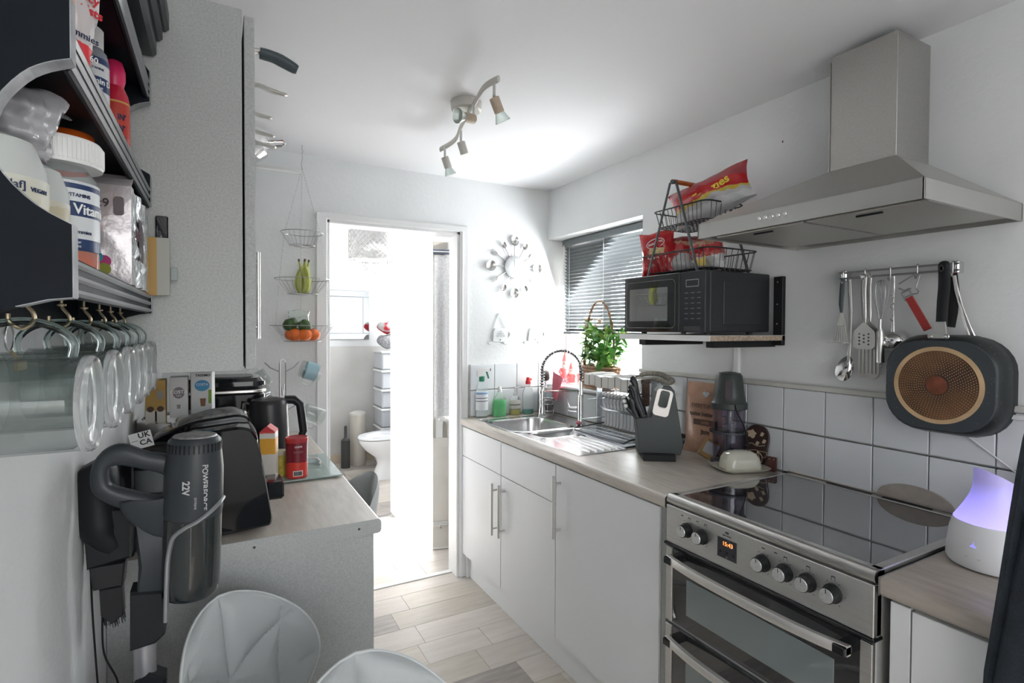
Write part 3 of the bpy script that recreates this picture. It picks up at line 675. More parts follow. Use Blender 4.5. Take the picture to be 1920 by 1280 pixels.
turner('steel turner with small round holes, in front of the slotted one', .927, 1.742, 0, False, .222)
turner('steel turner with long slots, lowest, behind the holed one', .921, 1.758, 0, True, .315, .030).location.z = 1.59
# whisk
u5 = util('whisk', 'steel balloon whisk hanging head up beside the twisted ladle', .880, 1.750)
b = MB()
for k in range(5):
    a = k*PI/5; pts = []
    for i in range(17):
        t = i/16; q = 2*PI*t; rr_ = .021*math.sin(PI*t)**.7 if 0 < t < 1 else 0
        s_ = 1 if t < .5 else -1; z = -.148+.135*math.sin(PI*t)**.8 if 0 < t < 1 else -.148
        w_ = .022*math.sin(2*PI*t)*(1+.35*abs(math.cos(PI*t)*0)); pts.append((w_*math.cos(a), -.006+w_*math.sin(a)*.8, z))
    b.tube(pts, .0008, 5)
b.build('wires', wirem, u5)
MB().cyl((0, -.006, -.13), (0, -.006, -.165), .0045).tube([(0, -.006, -.160), (.001, -.006, -.17), (.002, -.006, -.26)], [.009, .0105, .0105], 12).tube([(.002+.005*math.sin(a*PI/6), -.006, -.268-.008*math.cos(a*PI/6)) for a in range(12)], .0012, 6, closed=True).build('handle', satin, u5)
# ladle
u6 = util('ladle', 'steel ladle with twisted stem hanging behind the whisk', .855, 1.758)
MB().tube([(0, 0, 0), (.001, 0, -.04), (.0, 0, -.09), (.002, 0, -.175)], [.006, .005, .0045, .0055], 8, flat=.5, up=(1, 0, 0)).build('handle', satin, u6)
pts = [(.0035*math.cos(a*.9), .0035*math.sin(a*.9), -.05-a*.0025) for a in range(36)]; MB().tube(pts, .0018, 6).build('twist', chrome, u6)
MB().grid(lambda u, v: (.036*u*math.cos(v*2*PI), .008-.03*math.sqrt(max(0, 1-u*u)), .030*u*math.sin(v*2*PI)), 7, 22, .001).build('bowl', chrome, u6, M=T(.002, 0, -.195))
# red handled can opener
u7 = util('bottle_opener', 'red handled wire bottle opener hanging left of the pans', .789, 1.748)
w_ = MB().tube([(0, 0, 0), (-.045, 0, -.028)], .0018, 6).tube([(0, 0, 0), (.008, 0, -.006), (-.001, 0, -.042), (.006, 0, -.052), (.003, 0, -.058), (-.012, 0, -.060)], .0018, 6).tube([(-.045, 0, -.04), (-.03, 0, -.048), (-.018, 0, -.042)], .0018, 6)
w_.tube([(-.036, 0, -.056), (-.026, 0, -.078)], .0024, 6).tube([(-.018, 0, -.046), (-.008, 0, -.068)], .0024, 6).tube([(-.037, 0, -.055), (-.014, 0, -.043)], .0026, 6).tube([(-.032, 0, -.07), (-.012, 0, -.06)], .0018, 6)
w_.build('wire_frame', wirem, u7)
MB().prism([(-.0095, 0), (.0095, 0), (.0095, -.105), (-.0095, -.105)], -.004, .004, M=T(-.0165, -.003, -.068) @ Ry(-.48) @ MF, bv=.0015).build('handle', mat('red_handle', (.42, .045, .04), .5), u7)
# pans
speck = mat('speckled_nonstick', (.035, .04, .045), .45, noise=(1, 0)); 
def speckle(name, base, rough, dens=.73, sc=190):
    m = mat(name, base, rough); n = m.node_tree.nodes; L = m.node_tree.links
    v = n.new('ShaderNodeTexVoronoi'); v.inputs['Scale'].default_value = sc; L.new(n['Texture Coordinate'].outputs['Object'], v.inputs['Vector'])
    a = n.new('ShaderNodeMath'); a.operation = 'LESS_THAN'; a.inputs[1].default_value = .12; L.new(v.outputs['Distance'], a.inputs[0])
    sp = n.new('ShaderNodeSeparateColor'); L.new(v.outputs['Color'], sp.inputs[0]); c = n.new('ShaderNodeMath'); c.operation = 'GREATER_THAN'; c.inputs[1].default_value = dens; L.new(sp.outputs[0], c.inputs[0])
    mu = n.new('ShaderNodeMath'); mu.operation = 'MULTIPLY'; L.new(a.outputs[0], mu.inputs[0]); L.new(c.outputs[0], mu.inputs[1])
    mx = n.new('ShaderNodeMix'); mx.data_type = 'RGBA'; mx.inputs['A'].default_value = (*base, 1); mx.inputs['B'].default_value = (.45, .45, .45, 1); L.new(mu.outputs[0], mx.inputs['Factor']); L.new(mx.outputs['Result'], n['Principled BSDF'].inputs['Base Color']); return m
sp1 = speckle('pan_speckle_face', (.045, .052, .058), .5); sp2 = speckle('pan_speckle_side', (.014, .018, .019), .4)
pn = R('griddle_pan', 'square speckled pan hung base outward with a scorched gold ring', 'pan', 1.737, .707, 1.276, group='pans hanging on the rail')
def sq(w, r, n=5): return rrect(w, w*.93, r, n)
def panbody(t, s=1):
    L = [(.278, .09, .0), (.280, .09, -.004), (.268, .086, -.03), (.254, .082, -.048), (.246, .080, -.052)]
    MB().rings([[V((x, y, z)) for x, z in rrect(w*s, w*.96*s, r*s, 7)] for w, r, y in L], cap=(False, True)).build('body', sp2, t, ang=60)
    MB().rings([[V((x, y, z)) for x, z in rrect(w*s, w*.96*s, r*s, 7)] for w, r, y in [(.272, .086, .0), (.262, .084, -.03), (.24, .075, -.045)]], cap=(False, True)).build('inside', sp2, t, ang=60)
panbody(pn)
pf = MB().rings([[V((x, y, z)) for x, z in rrect(w, w*.96, r, 7)] for w, r, y in [(.250, .084, -.050), (.246, .082, -.0545)]], cap=(False, True)).build('base_face', sp1, pn, ang=60)
brz = mat('burnt_base', (.25, .12, .055), .42, .45, noise=(11, .22), col2=(.05, .033, .03))
gold = mat('gold_ring', (.66, .46, .26), .45, .35, noise=(14, .22))
MB().lathe([(.092, 0), (.092, .0012), (.103, .0012), (.103, 0)], 56, M=T(0, -.0545, 0) @ MF).build('gold_ring', gold, pn)
MB().lathe([(.092, 0), (.092, .0006), (0, .0006)], 56, M=T(0, -.0545, 0) @ MF).build('induction_disc', brz, pn)
MB().lathe([(.024, 0), (.024, .0012), (.0, .0012)], 32, M=T(0, -.0547, 0) @ MF).build('centre_disc', mat('copper_centre', (.24, .075, .04), .5, .3, noise=(30, .3)), pn)
b = MB()
for k in range(11):
    rr = .031+k*.0056; n = int(rr*2*PI/.0068)
    for i in range(n):
        a = 2*PI*(i+.5*(k % 2))/n; b.lathe([(.0013, 0), (.0011, .0006), (0, .0007)], 5, M=T(rr*math.cos(a), -.0552, rr*math.sin(a)) @ MF)
stuff(b.build('dimples', mat('dimple_gold', (.52, .36, .20), .4, .5, noise=(16, .45)), pn))
def panhandle(t, y, z0, lean=0, m_=black):
    MB().tube(inter([(-.004, y+.01, z0), (-.003, y+.01, z0+.05), (.002, y+.006, z0+.11), (.001, y+.004, z0+.155), (.0, y+.006, z0+.172)], 4), [.0135]*5+[.014]*5+[.0135]*4+[.012, .010, .005], 12, flat=.5, up=(1, 0, 0)).build('handle', m_, t)
    MB().prism(rrect(.05, .015, .007), -.002, .002, M=T(-.006, y-.002, z0-.03) @ MF, bv=.001).build('rivet_plate', satin, t)
    for x in (-.022, .010): MB().ball((x, y-.005, z0-.03), .004, seg=8).build('rivet', satin, t)
    MB().prism([(-.022, -.03), (.012, -.03), (.008, .01), (-.016, .01)], -.004, .004, M=T(-.001, y+.006, z0) @ MF, bv=.001).build('handle_neck', satin, t)
panhandle(pn, -.035, .160)
MB().lathe([(.006, 0), (.006, .002), (.003, .002), (.003, 0)], 16, M=T(.0, -.0405, .312) @ MF @ Matrix.Diagonal((1, 1.7, 1, 1))).build('hang_eye', blackg, pn)
pn2 = R('frying_pan', 'second dark speckled pan hanging behind the scorched one', 'pan', 1.783, .712, 1.272, group='pans hanging on the rail')
panbody(pn2, 1.0); pn2.scale = (1, .8, 1)
MB().tube([(-.002, -.02, .160), (.004, -.022, .20), (.006, -.02, .26), (.004, -.018, .315)], [.012, .0125, .012, .007], 12, flat=.5, up=(1, 0, 0)).build('handle', blackm, pn2)
MB().tube([(.052, -.03, .135), (.042, -.035, .165), (.026, -.03, .21), (.014, -.03, .26), (.008, -.03, .30)], [.006, .006, .005, .005, .004], 8, flat=.5, up=(1, 0, 0)).tube([(.045, -.034, .135), (.036, -.037, .17), (.020, -.03, .23), (.010, -.03, .30)], .0028, 8).build('wire_handle', satin, pn2)
# round board behind the hob
db = thing('round_board', 'beige round board propped behind the hob against the tiles', 'board', (1.772, .795, .925))
MB().prism([(.098*math.cos(a*PI/24), .045*math.sin(a*PI/24)) for a in range(25)], -.003, .003, M=T(0, 0, 0) @ Rz(-PI/2) @ MF, bv=.001).build('disc', mat('beige_board', (.40, .355, .31), .75, noise=(30, .1)), db)
tag(MB().box(-.012, 0, -.018, .018, -.006, .006, bv=.001).build('trunking_clip', whitep), 'short white plastic clip on the tiles right of the pans', 'clip').location = (1.782, .565, 1.203)
MB().tube([(1.774, .69, 1.15), (1.774, .54, 1.04), (1.774, .40, .985)], .0022, 8).build('cable', whitep); tag(bpy.data.objects['cable'], 'thin white cable running down the tiles behind the knives', 'cable')
rd = random.Random(3)
wm = mat('wall_mark', (.12, .05, .04), .8)
for (y, z, s) in ((1.42, 1.93+.23, .006), (1.175, 2.08, .004), (1.235, 1.905, .004), (1.162, 1.913, .0045)):
    pass
# ================================================================ WORKTOP ITEMS, RIGHT
WZ = .9105
def bx(p, name, m, *a, bv=0, M=None): return MB().box(*a, bv=bv).build(name, m, p, smooth=bool(bv), M=M)
# knife block (front faces -X,-Y: towards the camera)
kb = thing('knife_block', 'dark wedge shaped knife block with a small screen in its silver top', 'knife block', (1.545, 1.605, WZ), -.98)
gun = mat('gunmetal_plastic', (.045, .054, .053), .42, .1)
b = MB(); b.prism([(-.062, -.088), (.062, -.088), (.068, .088), (-.068, .088)], 0, .026, bv=.003); b.build('base', blackm, kb)
# side profile: y (depth) vs z ; block leans: low front left, tall back
P = [(-.083, .02), (.083, .02), (.098, .10), (.045, .285), (.028, .300), (.012, .296), (-.025, .185), (-.088, .155), (-.074, .09)]
MYZ = Matrix(((0, 0, 1, 0), (1, 0, 0, 0), (0, 1, 0, 0), (0, 0, 0, 1)))
KX = Matrix(((1, 0, 0, 0), (0, 0, 1, 0), (0, 1, 0, 0), (0, 0, 0, 1)))
kb.rotation_euler = (0, 0, -.62)
P2 = [(-.075, .02), (.085, .02), (.095, .06), (.06, .27), (.045, .288), (.018, .288), (-.004, .262), (-.03, .165), (-.088, .158), (-.078, .09)]
MB().prism(P2, -.058, .058, M=KX, bv=.003).build('body', gun, kb, ang=25)
MB().prism(rrect(.062, .105, .014, 5), 0, .004, M=T(-.013, -.0585, .2135+.01) @ Ry(.0) @ MF @ T(.028, .0, 0) @ Rz(-.22)).build('silver_plate', mat('silver_plate', (.70, .66, .62), .35, .4), kb)
MB().prism(rrect(.036, .066, .010, 5), 0, .0055, M=T(-.013, -.0590, .2245+.01) @ MF @ T(.032, .004, 0) @ Rz(-.22)).build('screen', mat('dark_screen', (.015, .03, .028), .1), kb)
MB().prism(rrect(.024, .0025, .001, 2), 0, .007, M=T(-.0, -.0590, .2) @ MF @ T(.014, .004, 0) @ Rz(-.22)).build('light_bar', inkw, kb)
MB().cyl((.085, 0, .075), (.108, 0, .07), .022, seg=20).build('sharpener_knob', black, kb)
kh = mat('knife_handle', (.022, .024, .028), .35)
k0 = None
spots = [(-.078, -.040, .150, .088), (-.074, -.012, .156, .10), (-.070, .016, .160, .11), (-.058, -.036, .160, .135), (-.050, -.006, .168, .15), (-.044, .022, .170, .155), (-.062, .040, .165, .12)]
labs = ['front left, shortest', 'middle of the left row, short', 'rear of the left row', 'front of the right row, medium', 'longest, rising highest in the centre', 'rear of the right row, long', 'rearmost against the wall side']
for i, (x, y, z, L_) in enumerate(spots):
    pass
def knife(i, x, y, z, L_):
    t = thing('kitchen_knife', 'black handled knife in the block, '+labs[i]+' of the knives', 'knife', kb.matrix_basis @ V((x, y, z)), group='knives in the block', rot=(0, -.32, -.62))
    MB().tube(inter([(0, 0, -.012), (.001, 0, .02), (-.003, 0, L_*.5), (.002, 0, L_*.85), (-.006, 0, L_)], 4), [.0085]*6+[.0095]*5+[.010]*4+[.0095, .006], 10, flat=.6, up=(1, 0, 0)).build('handle', kh, t)
    MB().cyl((0, 0, -.02), (0, 0, -.004), .007, seg=10).build('bolster', satin, t)
kb.matrix_basis = T(1.545, 1.605, WZ) @ Rz(-.62)
for i, s_ in enumerate(spots): knife(i, *s_)
# scissors-like small handles (pale round caps at the left)
for i in range(3):
    t = thing('kitchen_knife', 'small knife with a pale end cap, '+('lowest', 'middle one', 'uppermost')[i]+' of those pointing left from the block', 'knife', kb.matrix_basis @ V((-.082, -.03+.018*i, .158+.03*i*0)), group='pale capped knives', rot=(0, -.75+.12*i, -.62))
    MB().tube([(0, 0, -.01), (0, 0, .03+.01*i), (0, 0, .055+.015*i)], [.007, .008, .007], 10).build('handle', kh, t)
    MB().ball((0, 0, .062+.015*i), .0085, seg=10).build('end_cap', whitep, t)
# brown paper carrier bag behind
pb = thing('paper_bag', 'brown printed bag with a heart cut-out, leaning on the tiles behind the knife block', 'bag', (1.742, 1.545, WZ), rot=(-.08, 0, -PI/2+.12))
kraft = mat('kraft_film', (.52, .30, .20), .28, noise=(8, .35), coat=.5, bump=(18, .35))
def fb(s):
    def g(u, v):
        x = (u-.5)*.185; z = v*.292; e = (1-abs(2*v-1)**4)*(1-abs(2*u-1)**3)
        return (x*(1-.04*v), s*(.001+.022*e**.7*(1.15-v))+.003*math.sin(7*v+5*u), z)
    return g
MB().grid(fb(-1), 14, 16).grid(fb(1), 14, 16).build('packet', kraft, pb, ang=60)
hp = [(.016*(16*math.sin(a)**3)/16, .014*(13*math.cos(a)-5*math.cos(2*a)-2*math.cos(3*a)-math.cos(4*a))/16) for a in [i*2*PI/28 for i in range(28)]]
MB().prism(hp, 0, .001, M=T(.012, -.0145, .245) @ MF).build('heart', mat('pale_blue', (.62, .66, .70), .5), pb)
bl_ = mat('print_brown', (.10, .055, .035), .5)
text('EVERYTHING', .024, 'lettering', bl_, pb, T(.005, -.0185, .195) @ MF, sx=.8)
text('tastes better', .024, 'lettering', bl_, pb, T(.0, -.022, .163) @ MF, sx=.9, bold=.0008)
MB().box(-.035, .075, -.0235, -.0225, .118, .142).build('printed_band', bl_, pb)
text('with', .02, 'lettering', kraft, pb, T(.02, -.024, .130) @ MF)
text('jam', .028, 'lettering', bl_, pb, T(.022, -.0225, .092) @ MF, bold=.001)
pkt = thing('tea_packet', 'small brown and grey packet lying against the brown bag', 'packet', (1.70, 1.49, WZ), rot=(-.25, .35, -PI/2+.35))
MB().box(-.035, .035, -.012, .012, 0, .075, bv=.004).build('packet', mat('amber_packet', (.40, .25, .10), .35, noise=(20, .3)), pkt)
MB().box(-.02, .034, -.0128, -.0118, .02, .065).build('label', mat('grey_label', (.45, .46, .47), .5), pkt)
# food chopper
fc = thing('food_chopper', 'black topped food chopper with two stacked clear bowls', 'food chopper', (1.715, 1.395, WZ))
smoke = thin_glass('tinted_clear_plastic', (.84, .82, .87), .05)
MB().lathe([(.062, 0), (.066, .004), (.064, .012), (.058, .016)], 32).build('foot_ring', mat('dark_clear', (.10, .09, .11), .15, trans=.3), fc)
def shell(r0, r1, z0, z1, t=.0022): return [(r0, z0), (r1, z1), (r1-t, z1), (r0-t, z0+t), (0, z0+t)]
MB().lathe([(0, .012)]+shell(.056, .060, .012, .118), 36).build('lower_bowl', smoke, fc)
MB().lathe([(.060, .116), (.070, .119), (.070, .126), (.060, .128)], 36).build('rim', mat('dark_rim', (.05, .055, .065), .25), fc)
MB().lathe([(0, .128)]+shell(.057, .060, .128, .212), 36).build('upper_bowl', smoke, fc)
b = MB().cyl((0, 0, .03), (0, 0, .215), .0095, seg=14)
b.box(-.03, .03, -.004, .004, .148, .152, bv=.001).box(-.004, .004, -.032, .032, .172, .176, bv=.001).box(-.03, .03, -.004, .004, .04, .044, bv=.001); b.build('blade_shaft', mat('shaft_grey', (.10, .12, .14), .35), fc)
MB().lathe([(.062, .208), (.066, .212), (.066, .232), (.060, .238), (.056, .26), (.0465, .335), (.040, .345), (.02, .349), (0, .349)], 36).build('motor_head', mat('charcoal_plastic', (.045, .055, .052), .38), fc)
MB().prism(rrect(.026, .07, .006), 0, .003, M=Rz(-.9) @ T(0, -.0535, .285) @ Rx(-.12) @ MF).build('grip_panel', mat('glossy_purple', (.06, .045, .055), .15), fc)
MB().tube(inter([(-.035, -.055, .232), (-.036, -.068, .20), (-.015, -.076, .16), (.002, -.078, .11), (.012, -.076, .045), (.022, -.07, .06), (.035, -.06, .11), (.042, -.056, .13), (.044, -.056, .10), (.02, -.07, .045)], 6), .0022, 7).build('power_cord', black, fc)
MB().tube(inter([(-.03, -.02, .05), (-.06, -.07, .075), (-.075, -.085, .03), (-.07, -.10, .004), (-.03, -.09, .004), (0, -.08, .004)], 6), .0022, 7).build('power_cord', black, fc)
# butter dish
bd = thing('butter_dish', 'cream ceramic butter dish with domed lid near the hob edge', 'butter dish', (1.662, 1.302, WZ), -.35)
cream = mat('cream_glaze', (.66, .64, .54), .12, coat=.5)
def rr3(w, d, r, z, n=5): return [V((x, y, z)) for x, y in rrect(w, d, r, n)]
MB().rings([rr3(.12, .085, .02, 0), rr3(.135, .10, .025, .002), rr3(.19, .135, .035, .014), rr3(.192, .137, .035, .016), rr3(.188, .133, .034, .0165), rr3(.14, .1, .026, .006), rr3(.02, .02, .008, .006)]).build('saucer', cream, bd, ang=60)
MB().rings([rr3(.132, .088, .022, .008), rr3(.134, .09, .024, .022), rr3(.124, .082, .024, .048), rr3(.104, .066, .022, .064), rr3(.070, .040, .016, .072), rr3(.02, .012, .005, .074)]).build('lid', cream, bd, ang=70)
for x in (-.03, .0, .028): MB().ball((x, .004, .0735), .0035, .0035, .002, seg=8).build('crumb_dot', mat('blue_dot', (.12, .15, .16), .6), bd)
# dark carved spoon rest / skull board
sb = thing('carved_board', 'dark oval wooden board with pale carved flowers leaning on the tiles', 'board', (1.752, 1.30, WZ), rot=(-.07, 0, -PI/2+.25))
dk = mat('dark_lacquer', (.035, .018, .016), .3, coat=.5)
prof = [(-.024, 0), (.020, 0), (.034, .03), (.038, .07), (.042, .10), (.040, .128), (.026, .150), (0, .157), (-.026, .150), (-.042, .125), (-.044, .09), (-.042, .04)]
prof = [(p.x, p.y) for p in inter([(x, y, 0) for x, y in prof], 4, closed=True)]
MB().prism(prof, -.006, .006, M=MF, bv=.002).build('board', dk, sb)
bone = mat('carved_bone', (.52, .40, .28), .5)
b = MB(); Mx = T(0, -.0065, 0) @ MF
b.prism([(-.02+.016*math.cos(a)*(1+.2*math.sin(5*a)), .122+.015*math.sin(a)*(1+.2*math.cos(5*a))) for a in [i*PI/10 for i in range(20)]], -.0006, .0006, M=Mx)
for cx, cy, q in ((.018, .125, .5), (.026, .10, .9), (.002, .09, .2)): b.prism([(cx-.008, cy-.006), (cx+.002, cy-.008), (cx+.008, cy+.004), (cx-.002, cy+.008)], -.0006, .0006, M=Mx @ T(0, 0, 0))
for s_, pts in ((1, [(-.04, .075), (-.02, .088), (.0, .08), (.03, .085)]), (1, [(-.036, .045), (-.015, .055), (.0, .03), (.008, .01)]), (1, [(.004, .062), (.02, .045), (.018, .02), (.004, .062)]), (1, [(.004, .062), (.036, .06), (.028, .04), (.004, .062)]), (1, [(-.02, .062), (.004, .062), (-.01, .03)]), (1, [(-.04, .03), (-.024, .062), (-.016, .02)]), (1, [(-.038, .058), (-.008, .05), (-.03, .01)])):
    b.tube([(p.x, -.0066, p.y) for p in inter([(x, y, 0) for x, y in pts], 5)], .0011, 5)
b.tube([(-.02+.008*math.cos(a*PI/6), -.0075, .122+.008*math.sin(a*PI/6)) for a in range(12)], .0012, 5, closed=True)
stuff(b.build('carving', bone, sb))
s2 = thing('wooden_block', 'small red brown wooden block with two pale studs beside the carved board', 'block', (1.752, 1.238, WZ), rot=(-.05, 0, -PI/2+.2))
MB().prism([(p[0], p[1]+.026) for p in rrect(.034, .052, .005)], -.006, .006, M=MF, bv=.001).build('block', mat('red_wood', (.09, .03, .025), .35, noise=(30, .3), coat=.3), s2)
for x in (-.007, .009): MB().ball((x, -.006, .044), .002, seg=8).build('stud', bone, s2)
# dish rack ------------------------------------------------------------
dr_ = thing('dish_rack', 'chrome wire two tier dish drying rack standing on the ribbed drainer', 'dish rack', (1.655, 1.957, WZ+.006)); dr_.scale = (1, .94, 1)
rackm = mat('rack_wire', (.33, .34, .35), .3, .9); rb_ = mat('rack_black', (.05, .055, .06), .35)
plate = mat('rack_plate', (.62, .66, .70), .25, .9)
# local x = world X (depth), y = world Y
for y in (.205, -.205):
    MB().box(.012, .045, y-.002, y+.002, 0, .285, bv=.001).build('end_post', plate, dr_)
MB().tube([(-.13, y, .012) for y in (.19, -.19)], .004, 8).tube([(-.13, -.19, .012), (-.125, -.203, .02), (-.10, -.21, .03), (.06, -.21, .035)], .004, 8).tube([(-.13, .19, .012), (-.12, .205, .02), (.06, .205, .03)], .003, 8).build('front_rail', rb_, dr_)
MB().box(-.128, .075, -.2, .2, -.002, .002, bv=.001).build('drip_tray', plate, dr_)
b = MB()
for i in range(15): y = -.19+i*.0272; b.tube([(-.13, y, .012), (.05, y, .012), (.062, y, .03), (.066, y, .275)], .0016, 5)
for x in (-.085, -.04, .01): b.tube([(x, -.2, .014), (x, .2, .014)], .0018, 5)
stuff(b.build('lower_grid', rackm, dr_))
b = MB()
for i in range(12):
    y = -.195+i*.0272; b.tube([(.05, y, .205), (.0+.0, y, .21), (-.035, y+.005, .195), (-.048, y+.008, .165), (-.035, y+.01, .13), (-.005, y+.006, .11), (.05, y, .105)], .0017, 6)
stuff(b.build('plate_hoops', rackm, dr_))
for z in (.105, .205, .275): MB().tube([(.064, -.21, z), (.064, .21, z)], .0024, 6).build('cross_rail', rackm, dr_)
MB().tube([(-.05, .205, .155), (.06, .205, .155)], .002, 6).tube([(-.10, .2, .06), (.06, .2, .06)], .002, 6).build('side_rail', rackm, dr_)
b = MB(); 
for i in range(10): x = -.055+i*.0135; b.tube([(x, -.21, .268), (x, .21, .268)], .0013, 5)
stuff(b.build('upper_shelf', rackm, dr_))
MB().box(-.058, -.055, -.21, .21, .262, .285, bv=.001).build('upper_rim', plate, dr_)
tt = thing('tea_towel', 'off white tea towel with thin dark stripes draped over the rack top', 'towel', (1.655, 1.957, WZ+.006)); tt.scale = (1, .94, 1)
stripe = mat('towel_cloth', (.66, .64, .60), .9, bump=(300, .3)); dkst = mat('towel_stripe', (.07, .07, .07), .9)
def tw(u, v):
    y = .21-u*.43; s = v*.175; wz = .004*math.sin(14*u)+.003*math.sin(31*u+2)
    if s < .12: return (.062-s, y, .283+wz*(1)+.002*math.sin(40*s))
    return (-.060-.003*math.sin(9*u), y, .283-(s-.12)+wz)
MB().grid(tw, 40, 14, .0018).build('cloth', stripe, tt, ang=60)
for i in range(7):
    u0 = .10+i*.115; w_ = .006 if i % 2 else .012
    MB().grid(lambda u, v: V(tw(u0+u*w_, v))+V((-.0012 if v > .7 else 0, 0, .0016 if v < .7 else 0)), 1, 14, .0008).build('stripe', dkst, tt, ang=60)
t2 = thing('dish_cloth', 'folded striped khaki dish cloth bunched at the right end of the rack', 'cloth', (1.70, 1.755, WZ+.300))
MB().tube(inter([(-.05, .09, -.005), (-.03, .05, .012), (.0, .0, .014), (.02, -.03, .0), (.02, -.06, -.012), (.0, -.055, -.02), (-.03, -.01, -.006), (-.05, .05, -.016)], 6), [.006]*4+[.013]*30+[.012]*9, 10, flat=.7).build('cloth', mat('khaki_stripe', (.10, .095, .075), .9, noise=(60, .3), col2=(.42, .39, .33), stretch=(1, 5, 1)), t2, ang=60)
MB().box(-.07, -.03, .02, .03, -.13, -.01, bv=.004).build('strap', mat('brown_check', (.22, .15, .12), .9, noise=(200, .5)), t2)
# corner bottles -------------------------------------------------------
def bottle(name, label, x, y, prof, m, cat='bottle', grp='bottles in the sink corner', liquid=None, lab=None, z=WZ, seg=28, sx=1, sy=1, rz=0):
    t = thing(name, label, cat, (x, y, z), rz, group=grp)
    MB().lathe(prof, seg, sx=sx, sy=sy).build('bottle_body', m, t)
    if liquid: MB().lathe(liquid[0], seg, sx=sx*.97, sy=sy*.97).build('liquid', liquid[1], t)
    return t
clearp = mat('clear_bottle_plastic', (.93, .97, .97), .1, trans=.85, ior=1.15)
t = bottle('spray_bottle', 'tall clear cleaner bottle with green collar and white trigger, leftmost in the corner', 1.318, 2.755, [(.032, 0), (.036, .006), (.036, .10), (.035, .15), (.028, .185), (.014, .205), (.013, .225)], clearp, sy=.7)
MB().lathe([(.0365, .045), (.0365, .15)], 28, sy=.71).build('label', ramp('spray_label', [(-.01, (.75, .77, .8)), (.095, (.06, .06, .06)), (.099, (.75, .77, .8)), (.112, (.06, .06, .06)), (.116, (.75, .77, .8)), (.135, (.25, .40, .62)), (.146, (.7, .76, .85))], rough=.4), t)
MB().lathe([(.016, .208), (.016, .236), (.012, .238)], 20).build('collar', mat('green_cap', (.02, .22, .13), .4), t)
MB().prism([(-.028, .236), (.014, .236), (.016, .262), (.048, .268), (.048, .282), (-.02, .284), (-.03, .27)], -.010, .010, M=MF, bv=.002).build('spray_head', whitep, t)
MB().prism([(.026, .262), (.034, .262), (.046, .225), (.040, .222)], -.005, .005, M=MF, bv=.001).build('trigger', mat('green_cap', (.02, .22, .13), .4), t)
MB().box(.047, .056, -.006, .006, .266, .280, bv=.002).build('nozzle', mat('dark_nozzle', (.03, .05, .05), .4), t)
grn = mat('green_liquid', (.10, .85, .25), .08, trans=.5, ior=1.2)
t = bottle('soap_bottle', 'bright green washing up liquid bottle, second from the left in the corner', 1.43, 2.75, [(.040, 0), (.044, .006), (.044, .085), (.038, .105), (.018, .125), (.013, .14), (.012, .165), (.007, .175)], clearp, sy=.62, liquid=([(.001, .003), (.041, .003), (.042, .098), (.001, .098)], grn))
MB().lathe([(.013, .142), (.012, .160), (.006, .174)], 18).build('cap', whitep, t); text('Fairy', .02, 'label_text', mat('label_green', (.02, .35, .12), .5), t, T(0, -.0285, .07) @ MF); text('xxx', .012, 'label_text', mat('label_green'  , (.02, .35, .12), .5), t, T(0, -.029, .088) @ MF)
yel = mat('yellow_liquid', (.85, .75, .12), .08, trans=.4, ior=1.2)
t = bottle('soap_bottle', 'short clear pump bottle with a little yellow liquid in the corner', 1.535, 2.755, [(.030, 0), (.034, .005), (.034, .09), (.026, .11), (.012, .118), (.011, .13)], clearp, sy=.7, liquid=([(.001, .003), (.031, .003), (.032, .034), (.001, .034)], yel))
MB().lathe([(.0345, .04), (.0345, .085)], 24, sy=.71).build('label', ramp('pump_label', [(0, (.62, .6, .55)), (.06, (.12, .12, .13)), (.066, (.7, .68, .62))], rough=.4), t)
MB().cyl((0, 0, .13), (0, 0, .165), .004).cyl((0, 0, .16), (.03, -.01, .163), .004).build('pump', whitep, t)
t = bottle('cleaner_bottle', 'clear bottle with a red spout cap and teal liquid at the bottom', 1.625, 2.757, [(.032, 0), (.036, .006), (.036, .12), (.03, .145), (.016, .165), (.014, .18)], clearp, sy=.65, liquid=([(.001, .003), (.033, .003), (.034, .028), (.001, .028)], mat('teal_liquid', (.05, .60, .45), .1, trans=.4)))
MB().lathe([(.015, .178), (.016, .19), (.012, .205), (.01, .218), (.0, .22)], 18).box(-.004, .024, -.005, .005, .200, .212, bv=.002).build('cap', mat('red_cap', (.75, .05, .06), .4), t)
# scourer caddy
cdy = thing('scourer_caddy', 'round chrome wire caddy holding metal scourers at the sink corner', 'caddy', (1.685, 2.64, WZ))
b = MB()
for z, r_ in ((.012, .038), (.035, .044), (.075, .047), (.10, .048)): b.tube([(r_*math.cos(a*PI/14), r_*math.sin(a*PI/14), z) for a in range(28)], .002, 6, closed=True)
for a in range(6): q = a*PI/3; b.tube([(.03*math.cos(q), .03*math.sin(q), .01), (.042*math.cos(q), .042*math.sin(q), .02), (.048*math.cos(q), .048*math.sin(q), .10)], .0018, 6)
for a in range(3): q = a*2*PI/3+.3; b.tube([(.034*math.cos(q), .034*math.sin(q), .012), (.05*math.cos(q), .05*math.sin(q), .0025)], .003, 6)
b.build('wire_basket', chrome, cdy)
for i in range(2):
    rr_ = random.Random(i); pts = []
    for k in range(420): a = k*.42; pts.append((.036*math.cos(a)*(.8+.2*rr_.random()), .036*math.sin(a)*(.8+.2*rr_.random()), .03+i*.035+.014*math.sin(k*1.7)+.012*rr_.random()))
    o = MB().tube(pts, .0012, 4).build('scourer', mat('scourer_steel', (.25, .25, .25), .35, 1)); tag(o, ['wiry steel scourer at the bottom of the sink caddy', 'wiry steel scourer on top in the sink caddy'][i], 'scourer'); o.location = (1.685, 2.64, WZ)
cp_ = thing('white_tub', 'white tub with a scouring brush standing behind the caddy', 'tub', (1.735, 2.725, WZ))
